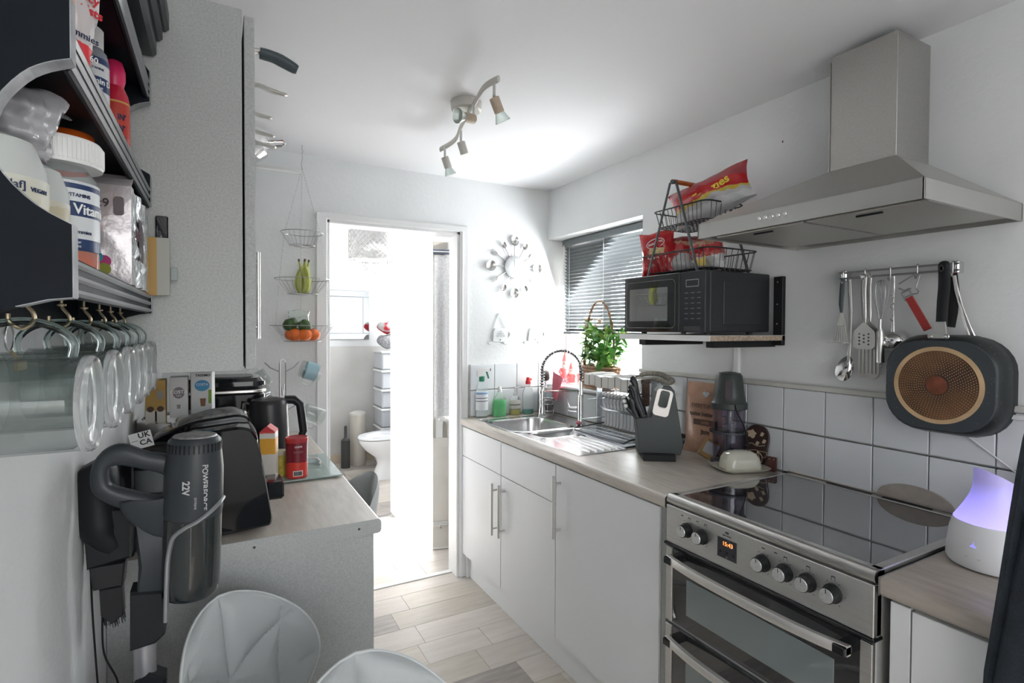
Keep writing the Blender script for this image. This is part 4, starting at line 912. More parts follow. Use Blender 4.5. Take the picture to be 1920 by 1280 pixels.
MB().lathe([(.03, 0), (.036, .01), (.040, .16), (.037, .16), (.034, .012), (0, .01)], 26).build('tub', whitep, cp_)
MB().lathe([(.0405, .10), (.041, .13)], 26).build('blue_band', mat('pale_blue2', (.55, .66, .70), .5), cp_)
MB().tube([(-.01, -.01, .1), (-.02, -.02, .2)], .006, 8).build('brush_handle', whitep, cp_)
MB().lathe([(.018, .2), (.026, .215), (.022, .25), (.01, .26), (0, .262)], 16, M=T(-.02, -.02, 0)).build('brush_head', mat('dark_bristle', (.12, .11, .10), .8, noise=(100, .4)), cp_)
cl = thing('pink_cloth', 'pink cloth hanging over the sill edge beside the white tub', 'cloth', (1.752, 2.62, 1.09))
MB().grid(lambda u, v: (-.004-.006*math.sin(6*u+3*v), .05-u*.10*(1-.5*v), .08*(1-v)-.09*v+.0-.03*(1-v)*u*1.2), 12, 10, .002).build('cloth', mat('pink_cloth', (.80, .22, .28), .9, bump=(150, .3)), cl, ang=60)
cp2 = thing('pink_cloth', 'small pink cloth scrap lying at the foot of the tap', 'cloth', (1.665, 2.30, WZ+.006))
MB().ball((0, 0, .008), .012, .018, .012, seg=10).build('cloth', mat('pink_cloth2', (.75, .25, .3), .9), cp2)
# window sill: plant in wicker basket -----------------------------------
SZ = WZ0+.0205
pk = thing('wicker_basket', 'brown wicker basket with a tall hooped handle on the window sill', 'basket', (1.832, 2.345, SZ), .0)
wk = mat('wicker', (.30, .17, .10), .7, noise=(40, .3)); wk2 = mat('wicker_pale', (.50, .33, .22), .7, noise=(40, .3))
b1, b2 = MB(), MB()
for k in range(13):
    z = .006+k*.009; r0 = .062+.018*k/12; pts = []
    for i in range(48): a = i*2*PI/48; rr_ = r0+.0035*math.cos(12*a+(k % 2)*PI); pts.append((rr_*.62*math.cos(a), rr_*1.35*math.sin(a), z))
    (b1 if k % 2 else b2).tube(pts, .0046, 6, closed=True)
b1.lathe([(.058, .002), (.072, .118), (.070, .118), (.056, .002)], 30, sx=.62, sy=1.35)
stuff(b1.build('weave', wk, pk)); stuff(b2.build('weave', wk2, pk))
b = MB()
for ph in (0, PI):
    pts = []
    for i in range(61): a = PI*i/60; pts.append((.003*math.cos(14*a+ph), -.082*math.cos(a)*1.0+.003*math.sin(14*a+ph), .11+.335*math.sin(a)**.75)); 
    b.tube(pts, .0032, 6)
b.build('handle', wk, pk)
pl = thing('house_plant', 'bushy green leafy plant growing in the wicker basket on the sill', 'plant', (1.832, 2.33, SZ+.10))
MB().lathe([(.04, -.08), (.05, .0), (0, .004)], 18, sx=.75, sy=1.4).build('soil', mat('soil', (.05, .035, .025), .95, noise=(60, .4)), pl)
leafm = [mat('leaf_green', (.10, .30, .05), .45, noise=(12, .35), trans=.0), mat('leaf_pale', (.28, .48, .12), .45, noise=(12, .3)), mat('leaf_lime', (.45, .60, .15), .5, noise=(12, .3))]
rp_ = random.Random(11)
def leaf_mesh(L_, w, bend, m):
    n = 7
    def g(u, v):
        t = v; c = w*math.sin(PI*min(1, t*.95+.04))**.8*(u-.5)*2; return (c, L_*t*math.cos(bend*t*.6), L_*t*math.sin(.9-bend*t)*.6+abs(c)*.35)
    o = MB().grid(g, 2, n).build('leaf', m, None, ang=80); me = o.data; bpy.data.objects.remove(o); return me
LM = [leaf_mesh(l_, w_, bd_, leafm[k]) for (l_, w_, bd_, k) in ((.10, .011, .9, 0), (.085, .013, 1.4, 1), (.12, .010, .6, 0), (.07, .012, 1.1, 2), (.095, .014, 1.6, 0))]
for i in range(210):
    a = rp_.uniform(0, 2*PI); h = rp_.random()
    o = bpy.data.objects.new('leaf', rp_.choice(LM)); COL.objects.link(o); o.parent = pl
    o.location = (.022*math.cos(a)*(.3+h), .055*math.sin(a)*(.3+h)-.02*h, .01+h*.15); o.rotation_euler = (rp_.uniform(-.1, .9)*(h*.8+.2), rp_.uniform(-.3, .3), a-PI/2+rp_.uniform(-.6, .6)); s_ = rp_.uniform(.6, 1.05); o.scale = (s_, s_, s_)
for i in range(9):
    a = rp_.uniform(0, 2*PI); MB().tube([(0, 0, 0), (.01*math.cos(a), .03*math.sin(a), .1), (.022*math.cos(a), .06*math.sin(a), .19+.04*rp_.random())], .0016, 5).build('stem', leafm[1], pl)
for i in range(7):
    a = rp_.uniform(0, 2*PI); MB().ball((.02*math.cos(a), .03+.045*math.sin(a), .19+.05*rp_.random()), .009, .009, .007, seg=8).build('blossom', mat('dry_blossom', (.70, .52, .42), .8, noise=(80, .3)), pl)
pl.scale = (1.25, 1.75, 1.25)
pk.scale = (1.1, 1.55, 1.08)
# santa ornaments
def santa(label, x, y, h, wrd=False, tilt=0):
    t = thing('santa_ornament', label, 'ornament', (x, y, SZ), -.6, group='christmas ornaments on the sill')
    rdm = mat('santa_red', (.80, .22, .22), .6); wh = mat('santa_white', (.82, .80, .78), .8, bump=(80, .4)); sk_ = mat('santa_skin', (.75, .48, .36), .6)  # colours paled to imitate the backlight glow from the window
    s = h/.20
    MB().lathe([(.032*s, 0), (.036*s, .01*s), (.034*s, .05*s), (.026*s, .085*s), (.018*s, .10*s)], 22).build('coat', rdm, t)
    MB().lathe([(.037*s, .0), (.038*s, .008*s), (.036*s, .016*s)], 22).build('coat_trim', wh, t)
    MB().ball((0, 0, .115*s), .021*s, seg=16).build('head', sk_, t)
    MB().ball((0, -.010*s, .098*s), .022*s, .016*s, .026*s, seg=14).build('beard', wh, t)
    MB().lathe([(.024*s, .122*s), (.025*s, .128*s), (.024*s, .136*s)], 20).build('hat_trim', wh, t)
    MB().lathe([(.022*s, .134*s), (.015*s, .16*s), (.006*s, .19*s), (0, .196*s)], 18).build('hat', rdm, t)
    MB().ball((0, 0, .198*s), .006*s, seg=10).build('bobble', wh, t)
    MB().ball((0, -.0215*s, .117*s), .004*s, seg=8).build('nose', sk_, t)
    for q in (-1, 1):
        MB().ball((q*.008*s, -.0185*s, .122*s), .0022*s, seg=8).build('eye', black, t)
        MB().tube([(q*.024*s, -.005*s, .088*s), (q*.034*s, -.015*s, .068*s), (q*.024*s, -.03*s, .056*s)], [.009*s, .009*s, .007*s], 10).build('arm', rdm, t)
        MB().ball((q*.015*s, -.012*s, .006*s), .013*s, .018*s, .008*s, seg=10).build('boot', black, t)
    return t
santa('tallest red and white santa figure standing on the window sill', 1.86, 2.71, .195)
santa('smaller red santa figure standing right of the tall one on the sill', 1.845, 2.625, .135)
santa('smallest santa figure nearest the plant basket on the sill', 1.89, 2.58, .155)
xs_ = tag(MB().box(-.05, .05, -.006, .006, 0, .004, bv=.001).build('stand', mat('white_word', (.80, .78, .78), .6)), 'white word ornament with wooden letters in front of the santas', 'ornament'); xs_.name = 'letter_ornament'
xs_.location = (1.812, 2.66, SZ); xs_.rotation_euler = (0, 0, -PI/2+.3)
text('XMAS', .034, 'letters', mat('letter_mauve', (.55, .42, .46), .6), xs_, T(0, -.002, .017) @ MF, ext=.003, bold=.001)
# diffuser -------------------------------------------------------------
df = thing('aroma_diffuser', 'white aroma diffuser with a glowing lilac neck on the near worktop', 'diffuser', (1.478, .512, WZ), -1.0)
dfm = mat('diffuser_white', (.74, .74, .76), .4)
MB().lathe([(.066, 0), (.076, .004), (.080, .012), (.079, .04), (.0745, .075), (.068, .098)], 44).build('base', dfm, df)
m = mat('diffuser_glow', (.55, .5, .8), .4, emit=((.26, .22, 1.0), .9)); n = m.node_tree.nodes; Lk = m.node_tree.links
sx_ = n.new('ShaderNodeSeparateXYZ'); Lk.new(n['Texture Coordinate'].outputs['Object'], sx_.inputs[0]); mr = n.new('ShaderNodeMapRange'); mr.inputs['From Min'].default_value = .10; mr.inputs['From Max'].default_value = .185; mr.inputs['To Min'].default_value = .95; mr.inputs['To Max'].default_value = .12
Lk.new(sx_.outputs[2], mr.inputs['Value']); Lk.new(mr.outputs[0], n['Principled BSDF'].inputs['Emission Strength'])
rg = []
for r_, z in [(.068, .098), (.064, .105), (.050, .130), (.040, .152), (.036, .168), (.035, .178)]: rg.append([V((r_*math.cos(a*PI/20), r_*math.sin(a*PI/20), z)) for a in range(40)])
rg.append([V((.034*math.cos(a*PI/20)+.0, .034*math.sin(a*PI/20), .196+.018*math.cos(a*PI/20+PI*.85))) for a in range(40)])
rg.append([V((.029*math.cos(a*PI/20)+.0, .029*math.sin(a*PI/20), .194+.018*math.cos(a*PI/20+PI*.85))) for a in range(40)])
rg.append([V((.028*math.cos(a*PI/20)+.0, .028*math.sin(a*PI/20), .17)) for a in range(40)])
MB().rings(rg, cap=(False, True)).build('glowing_neck', m, df, ang=50)
MB().prism([(0+.006*math.cos(a), .006*math.sin(a)*1+(.006 if abs(a-PI/2) < .3 else 0)) for a in [i*PI/10 for i in range(20)]], 0, .001, M=T(-.046, -.0608, .052) @ Rz(-.65) @ MF).build('drop_button', mat('lilac_button', (.45, .42, .8), .4, emit=((.3, .27, 1), .45)), df)
text('WELLBEING', .005, 'lettering', mat('print_pale', (.5, .5, .52), .5), df, T(-.047, -.0628, .030) @ Rz(-.65) @ MF)
# cheese knives on a magnetic stand
kn_ = thing('knife_stand', 'round wooden stand with a dark magnetic block holding wooden handled knives', 'knife stand', (1.715, .47, WZ))
MB().lathe([(.085, 0), (.088, .004), (.088, .014), (.084, .018), (0, .018)], 40).build('wooden_base', mat('light_wood', (.46, .27, .14), .45, noise=(14, .25), stretch=(1, 6, 1)), kn_)
MB().box(-.012, .02, -.02, .03, .018, .135, bv=.003).build('magnet_block', black, kn_)
hw = mat('beech_handle', (.46, .23, .12), .35, noise=(18, .2), coat=.3); pale = mat('pale_beech', (.60, .44, .28), .4, noise=(18, .2))
for i, (x, y, z, hm, lab) in enumerate([(-.045, .045, .055, pale, 'pale wooden handled spreader hanging leftmost on the stand'), (-.035, .022, .085, hw, 'red brown bulb handled knife left on the stand'), (-.03, -.006, .09, hw, 'red brown bulb handled knife at front of the stand'), (.01, .03, .125, pale, 'pale handled knife tallest at the back of the stand')]):
    t = thing('cheese_knife', lab, 'knife', (1.715+x, .47+y, WZ+z), -.9)
    MB().lathe([(.0, -.0), (.006, .0), (.009, .008), (.011, .02), (.009, .028), (.015, .04), (.0165, .052), (.012, .064), (0, .068)], 20).build('handle', hm, t)
    MB().lathe([(.007, -.012), (.0075, 0)], 16).build('ferrule', chrome, t)
    MB().box(-.009, .009, -.0008, .0008, -.062, -.01, bv=.0003).build('blade', satin, t)
bt = thing('bottle_stopper', 'small blue ball stopper below the leftmost cheese knife', 'stopper', (1.672, .524, WZ+.018))
MB().ball((0, 0, .012), .011, seg=14).cyl((0, 0, 0), (0, 0, .008), .006).build('ball', mat('blue_ball', (.02, .13, .28), .3), bt)
# dark garment at the right edge
def coat(u, v):
    z = 1.285-v*.96; y = .352+.057*min(1, v/.47)**.8-u*.20-.004*math.sin(v*5)
    return (1.135+.014*math.sin(10*u+2*v)+.008*math.sin(23*u), y, z)
o = MB().grid(coat, 20, 26, .012).build('hanging_jacket', mat('dark_cloth', (.022, .03, .04), .85, noise=(30, .2), bump=(200, .4)), None, ang=60)
tag(o, 'dark navy garment hanging down at the right edge of the picture', 'garment')
# far wall: clock and plaques ------------------------------------------
ckx = thing('wall_clock', 'silver wall clock ringed with spoons, forks and ladles', 'clock', (1.55, YF, 1.785))
MB().lathe([(.066, 0), (.066, .010), (.062, .012), (0, .012)], 48, M=T(0, -.006, 0) @ MF).build('dial', mat('spun_silver', (.55, .56, .57), .38, .6, aniso=.6), ckx)
MB().box(-.002, .002, -.021, -.019, -.01, .042).build('hand', whitep, ckx); MB().box(-.045, .008, -.0225, -.0205, -.0015, .0015).build('hand', whitep, ckx)
for k in range(12):
    a = k*PI/6; Mx = Ry(a); kind = {0: 'ladle', 6: 'ladle', 3: 'bowl', 9: 'bowl'}.get(k, 'fork' if k % 3 == 2 else 'spoon'); kind = kind if k % 3 == 0 else ('spoon' if k in (1, 5, 7, 11) else 'fork')
    b = MB().tube([(0, -.010, .05), (0, -.010, .13)], .0026, 6)
    if kind == 'fork':
        b.prism([(-.004, .128), (.004, .128), (.012, .142), (.012, .152), (-.012, .152), (-.012, .142)], .009, .011, M=MF)
        for i in range(4): b.box(-.012+i*.0073, -.0095+i*.0073, -.011, -.009, .152, .176)
    else:
        rr_, e_ = {'spoon': (.0145, 1.4), 'bowl': (.031, 1.0), 'ladle': (.028, 1.05)}[kind]; zc_ = .125+rr_*e_
        b.grid(lambda u, v: (rr_*u*math.cos(v*2*PI), -.009-.008*(u*u), zc_+rr_*e_*u*math.sin(v*2*PI)), 5, 18, .001)
    o = b.build('cutlery_'+('fork' if kind == 'fork' else 'spoon'), mat('clock_cutlery', (.50, .49, .47), .25, .9), ckx, M=Mx)
    if kind == 'ladle':
        b = MB()
        for i in range(8): q = i*PI/4; b.cyl((.015*math.cos(q), -.0135, zc_+.015*math.sin(q)), (.015*math.cos(q), -.0115, zc_+.015*math.sin(q)), .0028, seg=8)
        stuff(b.build('hole', mat('hole_white', (.75, .77, .78), .6), o, M=Mx))
plq = mat('plaque_white', (.78, .80, .80), .55)
def teapot(label, x):
    t = thing('teapot_plaque', label, 'plaque', (x, YF, 1.385), group='teapot plaques on the far wall')
    P = [(-.05, -.04), (-.045, .02), (-.035, .035), (.045, .035), (.05, .0), (.045, -.03), (.03, -.045), (-.035, -.045)]
    MB().prism(P, 0, .010, M=MF, bv=.002).build('cup', plq, t)
    MB().tube([(.048+.018*math.cos(a), -.005, .0+.018*math.sin(a)) for a in [-PI/2+i*PI/8 for i in range(9)]], .004, 8).build('handle', plq, t)
    MB().prism([(-.072+.03*math.cos(a)+.072, -.05+.010*math.sin(a)) for a in [i*PI/8 for i in range(16)]], 0, .008, M=T(-.05, 0, 0) @ MF).prism([(.03*math.cos(a), -.05+.010*math.sin(a)) for a in [i*PI/8 for i in range(16)]], 0, .008, M=T(.05, 0, 0) @ MF).build('saucer', plq, t)
    MB().tube([(-.042, -.004, .035), (-.01, -.004, .125), (.035, -.004, .035)], .0018, 6).build('hanging_cord', plq, t)
    for i, s in enumerate(('LIFE', 'IS LIKE A', 'CUP OF TEA')): text(s, .011, 'lettering', mat('plaque_grey', (.50, .52, .53), .6), t, T(0, -.0115, .018-i*.014) @ MF)
    MB().prism([(p[0]*.3, p[1]*.3) for p in hp], 0, .002, M=T(-.002, -.0105, -.032) @ MF).build('heart', mat('heart_grey', (.20, .20, .20), .6), t)
teapot('white teacup plaque hanging on the far wall below the clock', 1.46)
teapot('white teacup plaque hanging in the corner nearest the window', 1.70)
# ceiling spotlight bar -------------------------------------------------
sl = thing('ceiling_spotlight', 'cream four spot ceiling light with a snaking bar', 'ceiling light', (.817, 1.85, ZC))
crm = mat('cream_metal', (.60, .58, .53), .4, .1, noise=(20, .06)); tanm = mat('aged_cream', (.50, .40, .30), .45, noise=(25, .2)); lensm = mat('bulb_glass', (.80, .88, .84), .1, trans=.7, ior=1.3)
MB().lathe([(.056, 0), (.058, -.004), (.056, -.032), (.050, -.038), (0, -.038)], 36).build('canopy', crm, sl)
bar = inter([(-.035, -.33, -.055), (-.045, -.25, -.052), (-.02, -.12, -.05), (.0, -.02, -.048)], 6), inter([(.01, .02, -.048), (.03, .12, -.05), (.06, .25, -.055), (.045, .38, -.06)], 6)
for i, p in enumerate(bar): MB().tube(p, .006, 8, flat=2.0, up=(1, 0, 0)).build('curved_bar', crm, sl)
def spot(x, y, aim, bulb=True, tan=False):
    h = MB().cyl((x, y, -.055), (x, y, -.10), .005, seg=10).build('spot_stem', satin, sl)
    q = V(aim).normalized().to_track_quat('Z', 'Y').to_matrix().to_4x4(); Mx = T(x, y, -.105) @ q
    MB().lathe([(0, -.004), (.015, -.002), (.0165, .0), (.0165, .045), (.0145, .047), (.0, .044)], 24, M=Mx).build('spot_head', tanm if tan else crm, h)
    if bulb: MB().lathe([(.014, .044), (.016, .05), (.025, .072), (.0255, .076), (.0, .077)], 24, M=Mx).build('bulb', lensm, h)
spot(-.035, -.30, (.45, .1, -.8), True, True); spot(-.02, -.11, (-.9, -.3, -.12), True, True); spot(.035, .13, (.35, .1, -.85), False); spot(.05, .34, (.35, .05, -.85), True)
# ================================================================ LEFT SIDE
# wall cabinets
def wall_unit(y0, y1, label, hy=None):
    c = (y0+y1)/2; t = thing('wall_cabinet', label, 'cabinet', (-.216, c, 1.336), group='grey wall cabinets')
    Y0, Y1 = y0-c, y1-c; D = .261
    MB().box(.001, D, Y0, Y0+.018, 0, .716, bv=.0008).box(.001, D, Y1-.018, Y1, 0, .716, bv=.0008).box(.0015, D-.001, Y0+.018, Y1-.018, .0005, .018).box(.0015, D-.001, Y0+.018, Y1-.018, .698, .7155).box(.0015, .006, Y0+.018, Y1-.018, .018, .698).build('carcass', greyb, t)
    d = MB().box(D+.004, D+.023, Y0+.002, Y1-.002, .002, .706, bv=.0012).build('door', greyb, t)
    if hy: bar_handle(d, D+.0222, hy-c, .055, .295, out=-.033)
wall_unit(1.20, 1.70, 'grey wall cabinet nearest the camera, beside the black shelf', 1.655)
wall_unit(1.702, 2.10, 'grey wall cabinet hidden behind the nearest one', None)
wall_unit(2.102, 2.50, 'grey wall cabinet furthest along the left wall', None)
# pans on top of the wall cabinets
TZ = 2.0525
def top_pan(y, label, zh, xt, kind, r_=.10):
    t = thing('saucepan', label, 'pan', (-.05, y, TZ), group='pans on top of the wall cabinets')
    MB().lathe([(r_*.9, 0), (r_, .01), (r_, zh-.01), (r_+.003, zh), (r_-.003, zh), (r_-.004, .01), (0, .006)], 30).build('body', chrome if kind != 'black' else blackm, t)
    z = zh-.015; X = xt+.05
    if kind == 'black':
        MB().tube([(r_-.005, 0, z), (r_+.05, 0, z+.008), (X-.085, 0, z+.004)], [.012, .011, .012], 10, flat=.6, up=(0, 1, 0)).build('handle_neck', satin, t)
        MB().tube(inter([(X-.088, 0, z+.004), (X-.05, 0, z), (X, 0, z-.018)], 5), [.016, .0165, .017, .017, .017, .0175, .018, .0175, .017, .016, .013], 12, flat=.8, up=(0, 1, 0)).build('handle', mat('navy_handle', (.06, .08, .09), .4), t)
    else:
        MB().tube(inter([(r_-.005, 0, z), (r_+.06, 0, z+.010), (X-.04, 0, z+.002), (X, 0, z-.002)], 5), [.011]*6+[.0125]*6+[.010]*3+[.005], 10, flat=.5, up=(0, 1, 0)).build('handle', satin, t)
top_pan(1.50, 'saucepan with a dark sleeved handle, front of the cabinet top', .07, .185, 'black')
top_pan(1.68, 'steel saucepan second on the cabinet top, long bright handle', .055, .18, 'steel', .09)
top_pan(1.86, 'smaller steel saucepan third on the cabinet top', .045, .155, 'steel', .08)
top_pan(2.00, 'steel pan fourth on the cabinet top with an up-curled handle', .035, .175, 'steel', .06)
top_pan(2.12, 'steel pan fifth on the cabinet top, thin flat handle', .035, .19, 'steel', .055)
t = thing('stock_pot', 'round steel pot bulging past the cabinet edge at the far end', 'pot', (.066, 2.25, TZ), group='pans on top of the wall cabinets')
MB().lathe([(.08, 0), (.105, .02), (.115, .06), (.10, .10), (.06, .125), (0, .13)], 34).build('body', chrome, t)
MB().tube([(.10, -.02, .07), (.155, -.01, .085), (.165, .0, .08), (.155, .012, .07), (.10, .02, .06)], .006, 8).build('handle', chrome, t)
t = thing('grill_tray', 'flat steel tray with a long bar handle on the far cabinet top', 'tray', (-.02, 2.43, TZ))
MB().box(-.15, .13, -.07, .045, 0, .03, bv=.006).build('tray', chrome, t); MB().box(.12, .335, -.012, .012, .020, .034, bv=.003).build('handle', whitep, t)
# ---- black shelf unit with scrolled sides
bs = thing('shelf_unit', 'worn black painted wall shelf with scrolled sides and ridged shelf edges', 'shelf', (XL, .875, 1.47))
blk = mat('black_gloss_paint', (.009, .012, .017), .5, noise=(6, .3), bump=(40, .05), spec=.15); worn = mat('worn_edge', (.38, .39, .41), .5, noise=(25, .4), detail=8)
FX = .111   # depth
def sidep():
    P = [(.003, -.045), (.05, -.040), (.075, -.030), (.095, -.024), (FX, -.022), (FX, .035)]
    a0 = [(FX-.0, .038), (.088, .052), (.068, .075), (.060, .10), (.064, .13), (.080, .155), (.095, .167), (FX, .174)]
    P += [(p.x, p.y) for p in inter([(x, z, 0) for x, z in a0], 3)]
    P += [(FX, .225)]
    a1 = [(FX-.001, .228), (.088, .242), (.066, .27), (.060, .295), (.068, .325), (.088, .348), (FX, .358)]
    P += [(p.x, p.y) for p in inter([(x, z, 0) for x, z in a1], 3)]
    P += [(FX, .41)]
    a2 = [(FX, .412), (.100, .43), (.096, .46), (.085, .50), (.075, .54), (.074, .58)]
    P += [(p.x, p.y) for p in inter([(x, z, 0) for x, z in a2], 3)]
    return P+[(.003, .58)]
SP = sidep()
for y in (-.310, .292):
    s_ = MB().prism(SP, y, y+.018, M=KX, bv=0).build('side_panel', blk, bs, smooth=False)
    e0 = [p for p in SP if p[0] > .055]
    b = MB(); prev = None
    for i in range(len(e0)-1):
        (xa, za), (xb, zb) = e0[i], e0[i+1]; n_ = V((zb-za, 0, -(xb-xa)))
        if n_.length < 1e-6: continue
        n_.normalize(); n_ *= .0006; b.rings([[V((xa, y-.0003, za)), V((xb, y-.0003, zb)), V((xb, y-.0003, zb))+n_, V((xa, y-.0003, za))+n_], [V((xa, y+.0183, za)), V((xb, y+.0183, zb)), V((xb, y+.0183, zb))+n_, V((xa, y+.0183, za))+n_]])
    b.build('worn_edge', worn, s_, smooth=False)
MB().box(.001, .006, -.310, .310, -.045, .58).build('back_panel', blk, bs)
for k, z in enumerate((.0, .192, .385)):
    s_ = MB().box(.004, FX-.010, -.293, .293, z-.004, z+.010, bv=.001).build('shelf_board', blk, bs)
    f = MB()
    f.box(FX-.010, FX-.003, -.293, .311, z-.022, z+.014, bv=.002)
    f.build('front_rail', blk, bs)
    for j in range(3): MB().tube([(FX-.003, -.293, z+.008-j*.0125), (FX-.003, .312, z+.008-j*.0125)], .0035, 6).build('ridge', mat('ridge_worn', (.10, .105, .115), .35, noise=(14, .4), col2=(.36, .37, .39), stretch=(1, .3, 1), coat=.2), bs)
# cornice
for j, (x1, z0, z1) in enumerate(((.120, .43, .475), (.130, .46, .495), (.140, .48, .52))): MB().box(.001, x1, -.33, .325, z0+.02, z1+.02, bv=.006).build('cornice', mat('cornice_grey', (.045, .05, .055), .4), bs)
# glass mugs hanging from hooks
gl = thin_glass('mug_glass', (.90, .92, .915)); gh = mat('mug_handle_glass', (.62, .72, .71), .03, trans=1, ior=1.4); gbase = mat('mug_base_glass', (.95, .97, .98), .06, trans=.8, ior=1.35)
brass = mat('aged_brass', (.42, .35, .24), .35, .9)
mugs = [(.625, 'nearest the camera'), (.755, 'second from the near end'), (.868, 'third from the near end'), (.970, 'fourth from the near end'), (1.062, 'fifth from the near end'), (1.160, 'farthest, beside the grey cabinet')]
mg0 = None
def make_mug():
    t = thing('glass_mug', '', 'mug', (0, 0, 0), group='glass mugs hanging under the black shelf')
    # axis along X: base at +X. local: origin at handle top
    R_ = .0435; Mx = T(-.052, 0, -.0745) @ Ry(PI/2)
    MB().lathe([(R_, .043), (R_, -.052), (R_-.0018, -.052), (R_-.002, .036), (.036, .0435)], 48, M=Mx).build('body', gl, t, ang=50)
    MB().lathe([(0, .0465), (.018, .047), (.030, .0455), (.036, .047), (.0385, .0505), (R_-.001, .0525), (R_+.001, .050), (R_+.001, .045), (R_, .0432), (.036, .0437), (0, .0437)], 48, M=Mx).build('base', gbase, t, ang=50)
    pts = inter([(-.086, 0, -.032), (-.087, 0, -.018), (-.074, 0, -.004), (-.05, 0, .001), (-.028, 0, -.005), (-.016, 0, -.018), (-.017, 0, -.032)], 6)
    MB().tube(pts, .0031, 12, flat=1.3).build('handle', gh, t, ang=60)
    return t
for i, (y, lab) in enumerate(mugs):
    hk = thing('cup_hook', 'brass cup hook holding the glass mug '+lab, 'hook', (-.150, y, 1.448), group='cup hooks under the black shelf')
    if i == 0: h0 = MB().tube(inter([(0, 0, .010), (0, 0, -.002), (.006, .0, -.012), (.006, 0, -.020), (-.002, 0, -.026), (-.010, 0, -.020), (-.011, 0, -.013)], 5), .0018, 8).build('hook', brass, hk); MB().lathe([(.004, -.002), (.0045, 0), (.002, .001)], 12).build('collar', brass, hk)
    else:
        for c in kids(hk0): d = c.copy(); COL.objects.link(d); d.parent = hk
    if i == 0: hk0 = hk
    if mg0 is None: mg = mg0 = make_mug()
    else: mg = dup(mg0)
    mg.location = (-.150+.05, y, 1.4275); mg['label'] = 'clear glass mug hung sideways by its handle, '+lab
mg0 = None
kr = thing('key_ring', 'wire key ring with a tan tag hanging on the nearest cup hook', 'keys', (-.168, .655, 1.425))
MB().tube([(.0, .012*math.cos(a*PI/12), -.012+.012*math.sin(a*PI/12)) for a in range(24)], .0008, 6, closed=True).build('ring', wirem, kr)
MB().tube([(0, .004, -.024), (.004, .012, -.034)], .0015, 6).box(.0, .003, .010, .040, -.044, -.034, bv=.001).build('key', mat('tan_key', (.35, .28, .18), .4, .6), kr)
# items on the lower shelf  (top of boards: 1.480 and 1.672)
L0, L1 = 1.4803, 1.6723
def jar(name, label, x, y, z, parts, cat='jar', grp='pots and jars on the black shelf', seg=40, **k):
    t = thing(name, label, cat, (x, y, z), group=grp, **k)
    for nm, prof, m in parts: MB().lathe(prof, seg).build(nm, m, t, ang=45)
    return t
navy = (.02, .045, .13)
# bend text around jar: text at front facing -y, bend=r
def wrap(s, size, r, z, m, t, rot=0, **k): return text(s, size, 'lettering', m, t, Rz(rot) @ T(0, -r, z) @ MF, bend=r, **k)
pt = mat('pot_white_plastic', (.62, .65, .63), .25, noise=(18, .08), trans=.15)
j = jar('dessert_pot', 'cream pot with pale yellow label lying at the near end of the lower shelf', -.163, .600, L0, [('pot', [(.020, 0), (.030, .004), (.036, .05), (.035, .075), (.026, .098), (.010, .104), (0, .105)], pt)], seg=40)
MB().lathe([(.0315, .015), (.0363, .05), (.0360, .066)], 40).build('label', ramp('custard_label', [(0, (.62, .50, .22)), (.03, (.66, .58, .36)), (.05, (.62, .60, .48)), (.07, (.6, .6, .52))], rough=.4, noise=(40, .01), const=False), j)
wrap('[Sadaf]', .009, .0368, .058, inkb, j, rot=.5); wrap('VEGAN', .005, .0368, .056, inkb, j, rot=1.15); wrap('pasta', .016, .0366, .040, mat('label_orange', (.62, .33, .10), .5), j, rot=.65); wrap('pots', .006, .0355, .028, inkb, j, rot=.7)
j = jar('dessert_pot', 'cloudy white pot standing behind the pale yellow one', -.150, .660, L0, [('pot', [(.016, 0), (.022, .004), (.0255, .05), (.0255, .07), (.019, .09), (.007, .096), (0, .097)], pt)])
MB().lathe([(.0228, .01), (.0259, .05), (.0259, .06)], 40).build('label', ramp('grey_label2', [(0, (.35, .22, .18)), (.025, (.1, .25, .45)), (.033, (.5, .45, .32)), (.06, (.55, .53, .45))], rough=.4, noise=(90, .01)), j)
# vitamin jar
j = jar('vitamin_jar', 'clear vitamin jar with ribbed white lid and navy sun label', -.143, .716, L0, [('jar', [(.026, 0), (.029, .003), (.0295, .07), (.0285, .082), (.021, .092), (.021, .10)], clearp), ('lid', [(.0325, .093), (.033, .095), (.033, .113), (.031, .116), (0, .117)], whitep), ('gummies', [(.0, .004), (.027, .004), (.027, .018), (0, .018)], mat('orange_gummy', (.75, .12, .02), .3, noise=(60, .3)))])
b = MB()
for i in range(64): a = i*2*PI/64; b.box(-.0006, .0006, -.0338, -.0325, .096, .112, M=Rz(a))
stuff(b.build('lid_ribs', whitep, j))
MB().lathe([(.0298, .018), (.0298, .078)], 44).build('label', ramp('vitamin_label', [(0, navy), (.028, (.68, .70, .72)), (.0475, navy), (.0600, (.70, .72, .74)), (.071, navy), (.0755, (.6, .62, .64))], rough=.35), j)
wrap('Vitamin', .0125, .0302, .0535, inkw, j, rot=1.15, bold=.0002); wrap('VITAMINS', .0045, .0302, .0655, inkb, j, rot=.68); wrap('Gummies', .005, .0302, .034, inkb, j, rot=.72); wrap('suitable for\nvegetarians', .0035, .0302, .0232, inkw, j, rot=.45)
for q, zz, s in ((.02, .061, 1), (.0, .045, 1)): MB().prism([((.0042+.0016*(i % 2))*math.cos(i*PI/12), (.0042+.0016*(i % 2))*math.sin(i*PI/12)) for i in range(24)], 0, .0004, M=Rz(.15+q) @ T(0, -.0301, zz) @ MF).build('sun_print', inky, j)
j.scale = (1.12, 1.12, 1.16)
